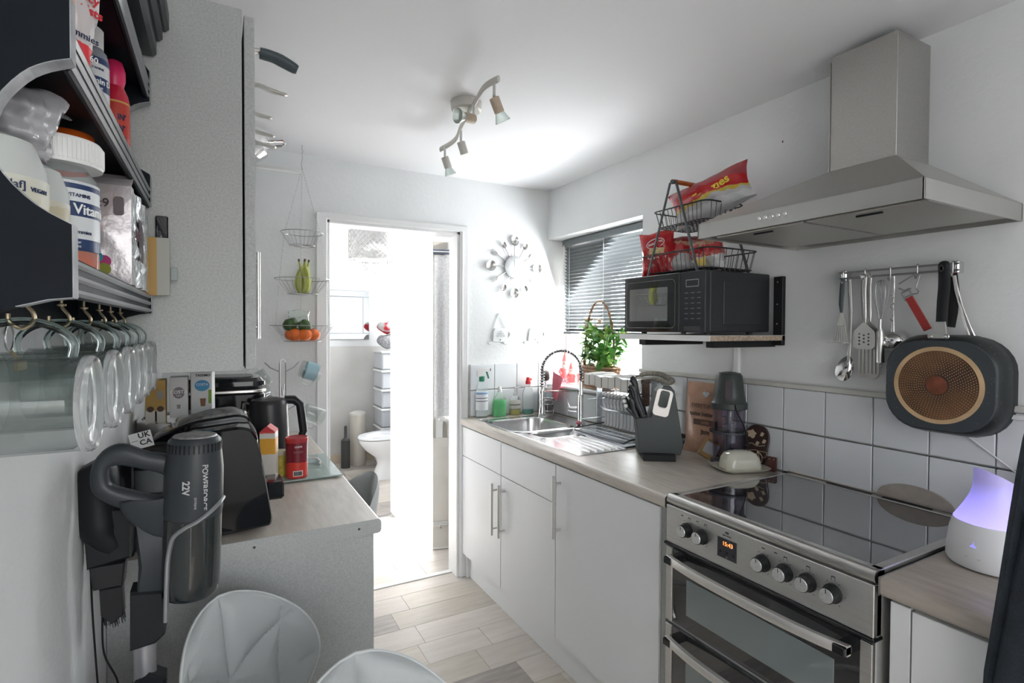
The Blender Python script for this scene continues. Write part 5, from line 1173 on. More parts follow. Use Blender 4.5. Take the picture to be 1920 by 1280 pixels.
# fizzy tablet tube
j = jar('tablet_tube', 'red tablet tube with a bright orange cap behind the vitamin jar', -.152, .802, L0, [('tube', [(.020, 0), (.0215, .002), (.0215, .14)], ramp('tube_red', [(0, (.62, .62, .62)), (.105, (.70, .05, .03)), (.14, (.7, .05, .03))], rough=.35)), ('cap', [(.0235, .132), (.0245, .134), (.0255, .150), (.025, .166), (.023, .168), (0, .168)], mat('orange_cap', (.90, .16, .02), .35))])
jar('green_lid_jar', 'jar with a green lid between the ribbed lid and the orange cap', -.186, .752, L0, [('jar', [(.020, 0), (.022, .003), (.022, .118)], clearp), ('lid', [(.024, .116), (.0245, .118), (.0245, .134), (.023, .136), (0, .136)], mat('green_lid', (.04, .30, .05), .4))])
# crumpled clear bag + tray on top near end
cr = crisp_bag('crumpled clear plastic wrapping stuffed at the near end of the lower shelf', (-.168, .655, L0+.137), (.25, .2, .6), .08, .065, .045, mat('cling_plastic', (.62, .62, .65), .25, trans=.2, coat=.5), 21, group='soft packets on the black shelf', name='plastic_bag', wr=.006)
tr = thing('plastic_tray', 'clear plastic lid leaning above the crumpled wrapping on the shelf', 'lid', (-.160, .700, L0+.160), rot=(.35, .25, .3))
MB().lathe([(0, 0), (.018, .0), (.026, .004), (.030, .003), (.031, .0045), (.026, .0065), (.017, .003), (0, .003)], 30).build('lid', clearp, tr)
# foil coffee pod packet
fp = thing('coffee_pod_packet', 'silver coffee pod packet marked x9 standing on the lower shelf', 'packet', (-.153, 1.03, L0))
foil = mat('silver_foil', (.60, .56, .58), .28, .35, noise=(10, .12), bump=(22, .35)); foil2 = mat('silver_foil_side', (.74, .76, .78), .2, .6, bump=(45, .6))
x0, x1, y0, y1, H_ = -.052, .045, -.085, .125, .145
def fside(u, v):
    y = y0+(y1-y0)*u; z = .004+(H_-.004)*v; return (x1+.004*math.sin(19*u+7*v)*math.sin(PI*u)+.003*math.sin(31*v+11*u)*math.sin(PI*v)*math.sin(PI*u), y, z)
MB().grid(fside, 20, 20).build('side', foil2, fp, ang=25)
MB().grid(lambda u, v: (x0+(x1-x0)*u, y0-.005*math.sin(PI*u)*math.sin(PI*v)-.0015*math.sin(9*u+14*v)*math.sin(PI*u)*math.sin(PI*v), .004+(H_-.004)*v), 14, 18).build('front', foil, fp, ang=25)
MB().box(x0, x1-.0015, y0+.001, y1, .002, H_).build('inner_block', foil, fp)
MB().grid(lambda u, v: (x0+(x1-x0)*u, y0+.012*v+.02*v, H_+.022*v+.0012*math.sin(60*v)), 10, 16, .001).build('top_crimp', foil, fp, ang=25)
MB().prism([(-.018+.020*math.cos(a), .0+.034*math.sin(a)) for a in [-PI/2+i*PI/16 for i in range(17)]], 0, .0005, M=T(-.026, y0-.0055, .085) @ MF).build('brown_circle', mat('plum_print', (.13, .05, .07), .4), fp)
text('x9', .017, 'lettering', mat('plum_dark', (.05, .03, .04), .5), fp, T(.012, y0-.0062, .117) @ MF)
MB().prism(rrect(.012, .026, .004), 0, .0005, M=T(.031, y0-.0045, .115) @ MF).build('pod_picture', mat('pod_grey', (.16, .14, .15), .4), fp)
for i, c in enumerate([(.45, .04, .18), (.02, .28, .40), (.40, .10, .10), (.45, .22, .10), (.22, .10, .35), (.28, .30, .04)]):
    a = i*PI/3+.5; MB().prism([(.0085*math.cos(k*PI/8), .0085*math.sin(k*PI/8)) for k in range(16)], 0, .0004+.0001*i, M=T(.004+.011*math.cos(a), y0-.0064, .030+.011*math.sin(a)) @ MF).build('colour_dot', mat('dot%d' % i, c, .4), fp)
MB().box(x1+.003, x1+.0038, y0+.055, y0+.105, .045, .108).build('side_label', mat('plum_dark', (.05, .03, .04), .5), fp)
text('MILD', .02, 'lettering', mat('plum_print', (.13, .05, .07), .4), fp, T(x1+.0045, y0+.030, .078) @ Rz(PI/2) @ MF)
# amber packet at the far end
ap = thing('card_packet', 'small amber and grey packet poking out at the far shelf end', 'packet', (-.104, 1.170, L0-.0), .0)
MB().box(-.012, .028, -.006, .006, .0, .105, bv=.001).build('card', ramp('amber_grey', [(-.02, (.45, .27, .08)), (.008, (.40, .40, .36)), (.03, (.4, .4, .36))], axis='X', rough=.5), ap)
MB().box(.029, .040, -.004, .004, .028, .052, bv=.001).build('tab', mat('tab_grey', (.32, .36, .35), .5), ap)
# upper shelf items
gb = crisp_bag('white and red gummies pouch hanging over the upper shelf edge', (-.137, .728, L1+.062), (.05, .08, .75), .056, .125, .022, ramp('gummy_bag', [(-.1, (.30, .05, .06)), (-.028, (.75, .03, .05)), (-.008, (.62, .58, .58)), (.06, (.62, .58, .58))], rough=.2, coat=.5), 31, group='soft packets on the black shelf', name='gummy_pouch', wr=.002)
text('Gummies', .010, 'lettering', inkb, gb, T(.004, -.0125, -.0005) @ MF); text('Juicy\nTwists', .013, 'lettering', inkr, gb, T(.008, -.011, .036) @ MF, bold=.0003); text('60', .009, 'lettering', inkw, gb, T(.02, -.0125, -.020) @ MF)
jar('honey_jar', 'cream jar with a peach lid above the near end of the shelves', -.150, .655, L1, [('jar', [(.026, 0), (.029, .003), (.029, .055), (.026, .06)], mat('cream_jar', (.62, .58, .48), .3, noise=(12, .1))), ('lid', [(.031, .058), (.032, .06), (.032, .074), (.03, .076), (0, .076)], mat('peach_lid', (.65, .36, .26), .4))])
j = jar('vitamin_bottle', 'white and navy vitamin bottle on the upper shelf behind the pouch', -.146, .885, L1, [('bottle', [(.020, 0), (.0225, .003), (.0225, .095), (.020, .108), (.014, .114)], ramp('vit25_label', [(0, (.6, .6, .6)), (.012, navy), (.022, (.62, .63, .65)), (.055, navy), (.073, (.62, .63, .65)), (.09, navy), (.098, (.2, .22, .25))], rough=.3)), ('lid', [(.0165, .113), (.0168, .138), (.015, .14), (0, .14)], mat('lid_grey', (.5, .5, .5), .4))])
wrap('Vitamin D', .010, .0229, .067, inkw, j, rot=.55, bold=.0002); wrap('25µg', .0085, .0229, .0585, inkw, j, rot=.50); wrap('Gummies', .006, .0229, .040, inkb, j, rot=.55); wrap('VITAMINS', .004, .0229, .083, inkb, j, rot=.55)
j = jar('sauce_bottle', 'red sauce bottle with a pink ball cap at the far end of the upper shelf', -.140, 1.045, L1, [('bottle', [(.016, 0), (.0185, .003), (.0185, .072), (.016, .082), (.0105, .092)], ramp('red_bottle', [(0, (.50, .04, .02)), (.010, (.6, .35, .1)), (.012, (.50, .05, .03)), (.070, (.6, .35, .1)), (.072, (.55, .02, .05)), (.09, (.5, .02, .05))], rough=.3)), ('ball_cap', [(.0105, .088), (.0135, .098), (.0135, .108), (.010, .118), (0, .122)], mat('pink_cap', (.72, .03, .13), .3))])
j.scale = (1.1, 1.1, 1.4)
wrap('IN’', .009, .0189, .054, inkb, j, rot=.6, bold=.0002); wrap('N’', .009, .0189, .042, inkb, j, rot=.6, bold=.0002); wrap('CK', .009, .0189, .030, inkb, j, rot=.6, bold=.0002)
# small twiggy ornament stuck at the far end, hook on the cabinet
oh = thing('adhesive_hook', 'black hook fixed to the cabinet end panel beside the shelf', 'hook', (-.088, 1.1995, 1.60))
MB().box(-.012, .008, -.006, 0, -.03, .03, bv=.002).tube([(0, -.004, -.02), (0, -.014, -.024), (0, -.016, -.012)], .002, 6).build('hook', blackg, oh)
# ---- cordless vacuum on the wall
vc = thing('cordless_vacuum', 'dark grey cordless stick vacuum hanging upright beside the worktop', 'vacuum cleaner', (-.10, 1.15, .78))
vg = mat('vacuum_grey', (.040, .046, .052), .36, spec=.4); vd = mat('vacuum_dark', (.014, .016, .019), .4, spec=.3); vs = mat('vacuum_silver', (.34, .35, .36), .35, .7)
OX, OZ = -.10, .78
def VP(L): return [(x-OX, z-OZ) for x, z in L]
def csm(L, n=3): return [(p.x, p.y) for p in inter([(x, z, 0) for x, z in L], n, closed=True)]
# handle loop: solid rounded frame around the grip hole
outer = csm([(-.189, 1.140), (-.191, 1.178), (-.176, 1.208), (-.148, 1.218), (-.11, 1.200), (-.070, 1.186), (-.050, 1.150), (-.060, 1.105), (-.092, 1.095), (-.130, 1.098), (-.165, 1.115)], 6)
inner = csm([(-.166, 1.155), (-.166, 1.178), (-.150, 1.182), (-.120, 1.172), (-.088, 1.158), (-.077, 1.138), (-.084, 1.121), (-.100, 1.120), (-.130, 1.132), (-.158, 1.145)], 6)
def byang(P, n=72, c=(-.122, 1.152)):
    Q = []
    for k in range(n):
        a = k*2*PI/n; best = None; dx, dz = math.cos(a), math.sin(a)
        for (x0, z0), (x1, z1) in zip(P, P[1:]+P[:1]):
            ex, ez = x1-x0, z1-z0; D = dx*ez-dz*ex
            if abs(D) < 1e-12: continue
            t_ = ((x0-c[0])*ez-(z0-c[1])*ex)/D; s_ = ((x0-c[0])*dz-(z0-c[1])*dx)/D
            if t_ > 0 and -1e-9 <= s_ <= 1+1e-9 and (best is None or t_ > best): best = t_
        Q.append((c[0]+dx*best-OX, c[1]+dz*best-OZ))
    return Q
qo, qi = byang(outer), byang(inner)
RR = []
for k_, (f_, y_) in enumerate(((0, -.008), (.12, -.013), (.35, -.015), (.65, -.015), (.88, -.013), (1, -.008), (1, .008), (.88, .013), (.65, .015), (.35, .015), (.12, .013), (0, .008))):
    RR.append([V((a_[0]*(1-f_)+b_[0]*f_, y_, a_[1]*(1-f_)+b_[1]*f_)) for a_, b_ in zip(qo, qi)])
MB().rings(RR, closed=True, cap=(False, False)).build('handle_loop', vg, vc, ang=70)
MB().tube([(-.082-OX, -.0, 1.163-OZ), (-.083-OX, -.004, 1.135-OZ)], .004, 8).build('trigger', black, vc)
body = csm([(-.150, 1.12), (-.10, 1.115), (-.075, 1.125), (-.068, 1.185), (-.055, 1.215), (-.03, 1.2), (-.02, 1.12), (-.04, 1.06), (-.088, 1.045), (-.130, 1.075)])
MB().prism(VP(body), -.026, .026, M=KX, bv=.008).build('body', vg, vc, ang=50)
sp_ = [(-.129, 1.10), (-.085, 1.10), (-.083, .960), (-.088, .925), (-.128, .935), (-.124, 1.0)]
MB().prism(VP(sp_), -.022, .022, M=KX, bv=.006).build('spine', vg, vc, ang=50)
bat = [(-.136, .962), (-.088, .955), (-.085, .875), (-.100, .862), (-.137, .858)]
MB().prism(VP(bat), -.026, .026, M=KX, bv=.005).build('battery_pack', vd, vc, ang=40)
# motor cylinder and dust bin, leaning slightly
MX = T(-.043-OX, -.01, 1.02-OZ) @ Ry(.03)
MB().lathe([(.046, .055), (.0485, .07), (.0475, .145), (.0435, .180), (.0425, .197), (.037, .203), (0, .204)], 44, M=MX).build('motor_housing', vg, vc, ang=40)
b = MB()
for i in range(36): a = i*2*PI/36; b.box(-.0014, .0014, -.0440, -.0405, .178, .194, M=MX @ Rz(a))
stuff(b.build('vent_slots', black, vc)); MB().lathe([(.036, .2035), (.034, .206), (.012, .207), (0, .207)], 36, M=MX).build('vent_cap', mat('vent_silver', (.42, .42, .42), .35, .6, noise=(120, .3)), vc)
MB().lathe([(0, -.088), (.040, -.086), (.0455, -.078), (.047, -.06), (.0475, .06)], 44, M=MX).build('dust_bin', mat('smoked_bin', (.025, .03, .03), .12, coat=.6), vc, ang=45)
pts = [MX @ V((.0487*math.cos(a), .0487*math.sin(a), z)) for a, z in [(-.15, .088), (-.6, .082), (-1.0, .072), (-1.4, .060), (-1.8, .050), (-2.15, .036), (-2.3, .016), (-2.38, -.01), (-2.4, -.05), (-2.4, -.115)]]
MB().tube(inter(pts, 4), .0042, 8).build('silver_band', vs, vc)
text('POWERFORCE', .0125, 'lettering', mat('print_silver', (.50, .50, .50), .4), vc, MX @ Rz(.12) @ T(.012, -.0462, .118) @ MF @ Rz(-PI/2), bold=.0002)
text('22V', .0155, 'lettering', mat('print_silver', (.50, .50, .50), .4), vc, MX @ Rz(-.05) @ T(-.009, -.0475, .12) @ MF @ Rz(-PI/2), bold=.0004); text('EXTREME', .005, 'lettering', mat('print_silver', (.50, .50, .50), .4), vc, MX @ Rz(-.0) @ T(.004, -.0480, .092) @ MF @ Rz(-PI/2))
MB().cyl((-.117-OX, 0, .862-OZ), (-.117-OX, 0, .20-OZ), .0175, seg=22).build('wand', mat('wand_silver', (.45, .45, .46), .35, .7), vc)
MB().prism([(-.04, -.70), (.03, -.70), (.035, -.745), (-.045, -.745)], -.10, .10, M=KX, bv=.008).build('floor_head', vd, vc)
MB().prism([(-.045, 0), (.015, 0), (.015, .022), (-.01, .04), (-.03, .03)], -.02, .02, M=T(0, 0, .0-.01) @ KX, bv=.004).build('wand_collar', vd, vc)
wmt = thing('vacuum_wall_dock', 'black wall dock behind the vacuum with a brush tool hanging under it', 'wall dock', (XL, 1.21, 1.05))
Mt = KX
MB().tube(inter([(.012, 0, .125), (.022, 0, .10), (.024, 0, .04), (.03, 0, .0), (.05, 0, -.03)], 4), [.030, .034, .036, .038, .038, .038, .037, .036, .036, .036, .036, .036, .034, .032, .03, .028, .026], 16, flat=.9, up=(0, 1, 0)).build('dock_body', vd, wmt, ang=60)
MB().prism([(.004, .05), (.07, .045), (.078, .02), (.074, -.05), (.01, -.06)], -.024, .024, M=Mt, bv=.006).build('dock_arm', vd, wmt)
b = MB().prism([(.012, -.055), (.066, -.055), (.062, -.10), (.018, -.10)], -.02, .02, M=Mt, bv=.004).prism([(.026, -.10), (.060, -.10), (.062, -.155), (.045, -.168), (.028, -.150)], -.015, .015, M=Mt, bv=.003)
b.build('brush_tool', mat('tool_black', (.015, .016, .018), .35), wmt)
b = MB(); rq = random.Random(2)
for i in range(40): x = .030+.03*rq.random(); y = -.014+.028*rq.random(); b.tube([(x, y, -.155), (x+.002, y, -.178+.01*rq.random())], .0007, 4)
stuff(b.build('bristles', black, wmt))
for i, pts in enumerate(([(.012, .0, -.02), (.014, .0, -.14), (.022, .0, -.30), (.030, .0, -.42), (.03, .02, -.60), (.05, .04, -1.04)], [(.030, -.01, -.15), (.032, -.01, -.22), (.052, -.01, -.28), (.046, -.01, -.33), (.058, -.01, -.37), (.05, 0, -.55), (.07, .02, -1.04)])):
    MB().tube(inter(pts, 6), .0018, 6).build('charging_cable', black, wmt)
bb = crisp_bag('crumpled royal blue bag against the wall under the vacuum', (-.150, 1.06, .71), (.1, .2, .2), .20, .17, .10, mat('royal_blue', (.03, .035, .20), .4, bump=(30, .3)), 44, group=None, name='blue_bag', wr=.008)
st = tag(MB().box(-.212, -.155, .98, 1.10, .0, .60, bv=.004).build('storage_box', mat('grey_box', (.25, .25, .26), .7)), 'grey box under the blue bag against the left wall', 'box')
# ---- left worktop (breakfast bar) and its end panel
wl_ = thing('worktop', 'pale wood effect breakfast bar worktop on the left, carrying the air fryer', 'worktop', (.08, 2.1, .872))
def pf2(y0, y1, x0, x1, z=.91, th=.038):
    r = .010; P = [(x0, z-th), (x1-r, z-th)]+[(x1-r+r*math.sin(a*PI/8), z-th+r-r*math.cos(a*PI/8)) for a in range(1, 5)]+[(x1-r+r*math.cos(a*PI/8), z-r+r*math.sin(a*PI/8)) for a in range(5)]+[(x0, z)]
    return MB().prism(P, y0, y1, M=Matrix(((1, 0, 0, 0), (0, 0, 1, 0), (0, 1, 0, 0), (0, 0, 0, 1))))
pf2(1.4285, 2.80, XL+.001, .384).build('board', laminate, wl_, M=T(-.08, -2.1, -.872), ang=25)
pf2(1.4265, 1.4285, XL+.001, .3842).build('end_strip', greyb, wl_, M=T(-.08, -2.1, -.872), ang=25)
for x in (.325, .075): MB().cyl((x-.08, 1.4258-2.1, .019), (x-.08, 1.4275-2.1, .019), .0032, seg=12).build('screw_cap', mat('screw_dark', (.06, .06, .07), .6), wl_)
tag(MB().box(XL+.001, .365, 1.432, 1.45, 0, .871, bv=.0008).build('end_panel', greyb), 'large grey end panel under the breakfast bar', 'panel')
t = thing('base_cabinet', 'grey base cabinet under the left worktop beside the wall', 'cabinet', (-.05, 2.1, 0))
MB().box(-.16, .03, -.645, .69, .0, .871, bv=.001).build('carcass', greyb, t)
# air fryer
af = thing('air_fryer', 'large glossy black air fryer with rounded corners at the worktop end', 'air fryer', (-.03, 1.60, .9105))
afg = mat('fryer_gloss', (.006, .007, .009), .07, coat=.25, spec=.45)
prof = [(-.135, .0), (.146, .012), (.150, .03), (.118, .235), (.10, .262), (.075, .268), (-.03, .258), (-.12, .222), (-.145, .19)]
def rprof(P, n=3):
    out = []
    for i in range(len(P)):
        a, b_, c = V((*P[i-1], 0)), V((*P[i], 0)), V((*P[(i+1) % len(P)], 0)); r_ = min(.022, (a-b_).length*.4, (c-b_).length*.4)
        p, q = b_+(a-b_).normalized()*r_, b_+(c-b_).normalized()*r_
        for k in range(n+1): t_ = k/n; out.append(tuple((p*(1-t_)**2+b_*2*t_*(1-t_)+q*t_*t_)[:2]))
    return out
RP = rprof(prof)
MB().prism(rprof([(-.050, .0)]+prof[1:7]+[(-.052, .245)]), -.130, .0, M=KX, bv=.006).build('side_shell', afg, af, ang=40)
MB().prism([(x*.97+.002, z*1.0+.012 if z > .1 else z) for x, z in RP], -.003, .125, M=KX, bv=.006).build('rear_shell', afg, af, ang=40)
MB().prism(rprof([(-.085, .22), (.10, .235), (.102, .265), (.07, .288), (.0, .283), (-.065, .258)]), .006, .12, M=KX, bv=.004).build('top_lid', mat('patterned_top', (.14, .14, .135), .35, noise=(30, .5), stretch=(3, 1, 1)), af)
MB().tube([(x*1.003, .0, z*1.003) for x, z in RP if z > .02], .0022, 6).build('silver_trim', satin, af)
MB().box(.140, .185, -.05, .05, .052, .098, bv=.006, M=None).build('drawer_handle', afg, af)
# dark tub with lid and UKCA tag left of it
tb = thing('lidded_tub', 'grey tub with dark ridged lid behind the vacuum handle', 'tub', (-.135, 1.505, .9105))
MB().lathe([(.042, 0), (.046, .004), (.050, .19), (.048, .19), (.044, .006), (0, .006)], 30).build('tub', mat('grey_tub', (.25, .27, .28), .3, trans=.3), tb)
MB().lathe([(.053, .188), (.055, .192), (.055, .222), (.050, .232), (.047, .233), (.044, .226), (0, .224)], 36).build('lid', vd, tb)
tg = thing('paper_tag', 'white tag printed UK CA standing beside the dark tub lid', 'tag', (-.146, 1.437, 1.168), rot=(0, -.22, .0))
MB().box(-.024, .018, -.0006, .0006, -.014, .022).build('tag', whitep, tg); text('UK\nCA', .016, 'lettering', ink, tg, T(.004, -.001, .006) @ MF, bold=.0004, space=1.05)
MB().box(-.021, -.009, -.0009, -.0006, .004, .005).build('small_print', ink, tg)
bx_ = tag(MB().box(-.214, -.165, 1.44, 1.56, .9105, 1.145, bv=.004).build('black_canister', blackg), 'tall black canister squeezed between the wall and the dark tub', 'canister')
# round cooker with steel top and coffee boxes
rc = thing('multi_cooker', 'round black cooker with a wide polished steel rim, coffee boxes on top', 'cooker', (-.078, 1.93, .9105))
MB().lathe([(.10, 0), (.118, .006), (.124, .10), (.122, .20)], 48).build('body', blackg, rc)
MB().lathe([(.124, .196), (.1335, .202), (.1345, .206), (.1345, .232), (.131, .236), (.122, .238), (.119, .233), (0, .232)], 56).build('steel_rim', chrome, rc)
def cbox(label, x, y, z, w, d, h, m, rz=0, side=None):
    t = thing('coffee_box', label, 'box', (x, y, z), rz, group='coffee pod boxes on the cooker')
    MB().box(-w/2, w/2, -d/2, d/2, 0, h, bv=.0008).build('carton', m, t)
    return t
ZB = .9105+.2322+.0008
t = cbox('amber coffee pod box with dark pod pictures, leftmost on the steel lid', -.158, 1.875, ZB, .048, .06, .125, mat('amber_card', (.48, .29, .07), .5, noise=(14, .15)))
MB().box(-.0243, .0243, -.0306, -.0300, .0, .038).build('pale_band', mat('cream_card', (.60, .57, .50), .5), t)
for x in (-.012, .012): MB().prism([(.0085*math.cos(k*PI/8), .0085*math.sin(k*PI/8)) for k in range(16)], 0, .0006, M=T(x, -.0303, .042) @ MF).build('pod_picture', mat('coffee_dark', (.07, .03, .02), .4), t)
MB().box(.004, .019, -.0306, -.0300, .070, .094).build('grey_panel', mat('card_grey', (.28, .27, .25), .5), t); MB().box(-.001, .003, -.0306, -.0300, .006, .036).build('stripe', ink, t)
t = cbox('white coffee box lettered COSTA, in the middle on the steel lid', -.102, 1.895, ZB+.012, .046, .062, .118, mat('white_card', (.70, .70, .70), .5))
MB().prism([(.015*math.cos(k*PI/12), .017*math.sin(k*PI/12)) for k in range(24)], 0, .0006, M=T(0, -.0312, .072) @ MF).build('grey_disc', mat('mauve_grey', (.24, .21, .23), .5), t)
text('COSTA', .0135, 'lettering', inkw, t, T(0, -.0322, .074) @ MF, bold=.0003); text('latte', .007, 'lettering', inkw, t, T(0, -.0322, .064) @ MF); MB().prism([(-.004, 0), (.004, 0), (.005, .012), (-.005, .012)], 0, .0006, M=T(0, -.0312, .025) @ MF).build('cup_picture', mat('card_grey', (.28, .27, .25), .5), t)
t = cbox('white and blue coffee box lettered TASSIMO with a cup, rightmost on the lid', -.040, 1.915, ZB+.016, .056, .066, .126, mat('white_card', (.70, .70, .70), .5), -.12)
MB().box(-.0287, -.0281, -.033, .033, 0, .126).build('brown_side', mat('mocha_card', (.28, .17, .08), .5, noise=(20, .3)), t)
text('TASSIMO', .010, 'lettering', ink, t, T(.004, -.0342, .116) @ MF, bold=.0002); MB().prism([(.020*math.cos(k*PI/12), .017*math.sin(k*PI/12)) for k in range(24)], 0, .0006, M=T(.002, -.0332, .085) @ MF).build('blue_splash', mat('sky_print', (.08, .32, .55), .5), t)
text('COSTA', .010, 'lettering', inkw, t, T(.002, -.0342, .088) @ MF); MB().prism([(-.006, 0), (.006, 0), (.008, .024), (-.008, .024)], 0, .0008, M=T(.004, -.0332, .022) @ MF).build('cup_picture', mat('mocha_cup', (.25, .12, .06), .5), t)
MB().box(.0185, .027, -.0338, -.0331, .03, .072).build('green_stripe', mat('green_print', (.22, .36, .06), .5), t)
for i, (x, y, s) in enumerate(((-.085, 1.845, .024), (-.035, 1.86, .03))):
    o = MB().lathe([(s, 0), (s*1.02, .003), (s*.9, .012), (s*.4, .018), (0, .019)], 26).build('steel_lid', satin); o.location = (x, y, ZB); tag(o, ['small dark domed lid in front of the white coffee box', 'pale domed lid in front of the blue coffee box'][i], 'lid')
# bread bin / toaster behind
bb_ = thing('bread_bin', 'glossy black bread bin with a silver lid band behind the kettle', 'bread bin', (.025, 2.33, .9105)); bb_.scale = (1, 1, 1.13)
MB().prism(rrect(.27, .22, .05, 6), 0, .235, bv=.006).build('body', blackg, bb_); MB().prism(rrect(.276, .226, .052, 6), .236, .246, bv=.002).build('silver_band', satin, bb_)
MB().prism(rrect(.272, .222, .05, 6), .247, .285, bv=.012).build('lid', blackg, bb_); MB().prism(rrect(.19, .15, .04, 6), .285, .288, bv=.001).build('lid_panel', mat('lid_dark', (.05, .055, .052), .25, noise=(6, .3)), bb_)
# kettle
kt = thing('kettle', 'black kettle with a steel spout and angular handle', 'kettle', (.165, 2.18, .9105)); kt.scale = (1, 1, 1.15)
MB().lathe([(.080, 0), (.084, .004), (.083, .016), (.07, .018)], 40).build('base_plate', blackg, kt)
MB().lathe([(.070, .02), (.073, .025), (.070, .10), (.0655, .195), (.064, .205), (.058, .212), (.03, .218), (0, .219)], 44).build('body', mat('kettle_black', (.02, .021, .023), .35), kt)
MB().prism([(-.026, 0), (.026, 0), (.003, -.060), (-.003, -.060)], 0, .026, M=Rz(-PI/2-.35) @ T(0, -.057, .198) @ Rx(-.25) @ MF, bv=.003).build('spout', chrome, kt)
MB().tube([(.055, 0, .208), (.088, .0, .207), (.110, 0, .190), (.122, 0, .10), (.108, 0, .072), (.068, 0, .035)], [.010, .0115, .012, .0115, .010, .008], 8, flat=1.3, up=(0, 1, 0)).build('handle', black, kt, ang=60)
# mug tree
mt = thing('mug_tree', 'chrome wire mug tree with upturned arms behind the kettle', 'mug tree', (.245, 2.50, .9105))
MB().tube([(.065*math.cos(a*PI/12), .065*math.sin(a*PI/12), .003) for a in range(24)], .003, 8, closed=True).cyl((-.065, 0, .003), (.065, 0, .003), .003, seg=8).build('base_ring', wirem, mt)
MB().tube(inter([(-.012, 0, .003), (-.012, 0, .32), (-.010, 0, .36), (0, 0, .374), (.010, 0, .36), (.012, 0, .32), (.012, 0, .003)], 4), .0026, 8).build('post', wirem, mt)
for i, (a, z) in enumerate(((.3, .34), (PI-.3, .34), (1.4, .24), (-1.7, .24), (.2, .17), (PI, .17))): MB().tube([(.012*math.cos(a), .012*math.sin(a), z-.02), (.05*math.cos(a), .05*math.sin(a), z-.002), (.072*math.cos(a), .072*math.sin(a), z+.02)], .0026, 8).build('arm', wirem, mt)
def tmug(label, x, y, z, rot, m=None, tint=None):
    t = thing('glass_mug', label, 'mug', (x, y, z), rot=rot, group='mugs on the wire mug tree')
    MB().lathe([(0, 0), (.034, 0), (.036, .003), (.038, .085), (.0358, .085), (.033, .008), (0, .007)], 30).build('body', m or gl, t)
    MB().tube([(.036, 0, .07), (.058, 0, .065), (.062, 0, .045), (.056, 0, .025), (.035, 0, .02)], .004, 8).build('handle', m or gl, t)
    return t
tmug('glass mug with pale blue print, upper right on the mug tree', .315, 2.48, 1.245, (0, 1.9, 0)); 
MB().lathe([(.0388, .02), (.039, .07)], 30).build('blue_print', mat('blue_frost', (.45, .70, .80), .4, alpha=.6), kids_last := bpy.data.objects[[o.name for o in bpy.data.objects if o.get('label', '').startswith('glass mug with pale blue')][0]])
tmug('plain glass mug upper left on the mug tree', .185, 2.47, 1.22, (0, -2.1, 0)); tmug('glass mug hanging low on the right of the mug tree', .325, 2.46, 1.06, (0, 2.0, .2)); tmug('glass mug hanging mid left on the mug tree behind the kettle', .18, 2.44, 1.15, (.4, -1.9, .2))
# glass board, canister, boxes
gbd = tag(MB().box(.115, .374, 1.885, 2.235, .9195-.0045, .9195, bv=.001).build('glass_board', mat('green_glass', (.62, .80, .76), .06, trans=.55, ior=1.4, coat=.4)), 'pale green glass worktop saver under the red canister', 'glass board')
b_ = [MB().lathe([(.006, 0), (.006, .0042)], 12).build('rubber_foot', rubber, gbd) for _ in range(1)]
b_[0].location = (.35, 1.91, .9105)
GZ = .9198
ca = thing('cocoa_canister', 'red and maroon cocoa canister with barcode on the glass board', 'canister', (.232, 1.93, GZ))
MB().lathe([(.032, 0), (.0345, .002), (.0345, .122)], 40).build('tin', ramp('cocoa_red', [(0, (.60, .045, .03)), (.060, (.18, .012, .025)), (.12, (.18, .012, .025))], rough=.3, noise=(22, .018)), ca)
MB().lathe([(.0362, .118), (.0368, .120), (.0368, .131), (.034, .134), (.032, .131), (0, .131)], 40).build('lid', mat('canister_lid', (.42, .04, .05), .35), ca)
wrap('COSTA', .0075, .0349, .105, inkw, ca, rot=.05, bold=.0002); wrap('hot chocolate powder\nsweet and smooth', .0036, .0349, .088, mat('print_rose', (.5, .3, .3), .5), ca, rot=.05)
MB().lathe([(.0348, .006), (.0348, .022)], 12, M=None).b.free()
lb = MB().grid(lambda u, v: (.0350*math.sin(-.45+u*.9), -.0350*math.cos(-.45+u*.9), .008+.018*v), 10, 1).build('barcode_patch', inkw, ca)
b = MB()
for i in range(16): a = -.36+i*.048; b.box(-.0005-.0003*(i % 3), .0005, -.0356, -.0351, .010, .024, M=Rz(a))
stuff(b.build('bars', ink, ca))
yb = thing('food_carton', 'yellow and white food carton with a red top behind the air fryer', 'carton', (.140, 1.905, GZ), -.25)
MB().box(-.018, .028, -.03, .03, 0, .168, bv=.001).build('carton', ramp('yellow_box', [(0, (.66, .62, .58)), (.10, (.75, .38, .05)), (.15, (.72, .68, .64)), (.168, (.7, .1, .1))], rough=.45, noise=(20, .01)), yb)
MB().prism([(-.018, .168), (.028, .168), (.005, .186)], -.03, .03, M=KX).build('red_top', mat('carton_red', (.60, .05, .06), .4), yb)
jar('mustard_jar', 'small yellow jar with a dark patterned label between carton and canister', .186, 1.975, GZ, [('jar', [(.022, 0), (.024, .003), (.024, .07)], mat('mustard', (.52, .42, .08), .3, noise=(40, .4))), ('lid', [(.024, .07), (.025, .071), (.025, .082), (.023, .084), (0, .084)], mat('lid_pale', (.5, .46, .34), .4))], grp='jars on the glass board')
sr = thing('spoon_rest', 'white curved plastic loop lying on the glass board', 'utensil', (.29, 2.08, GZ))
MB().tube(inter([(-.04, .04, .006), (-.01, .05, .012), (.03, .03, .012), (.04, -.02, .006)], 5), .005, 8).build('loop', whitep, sr)
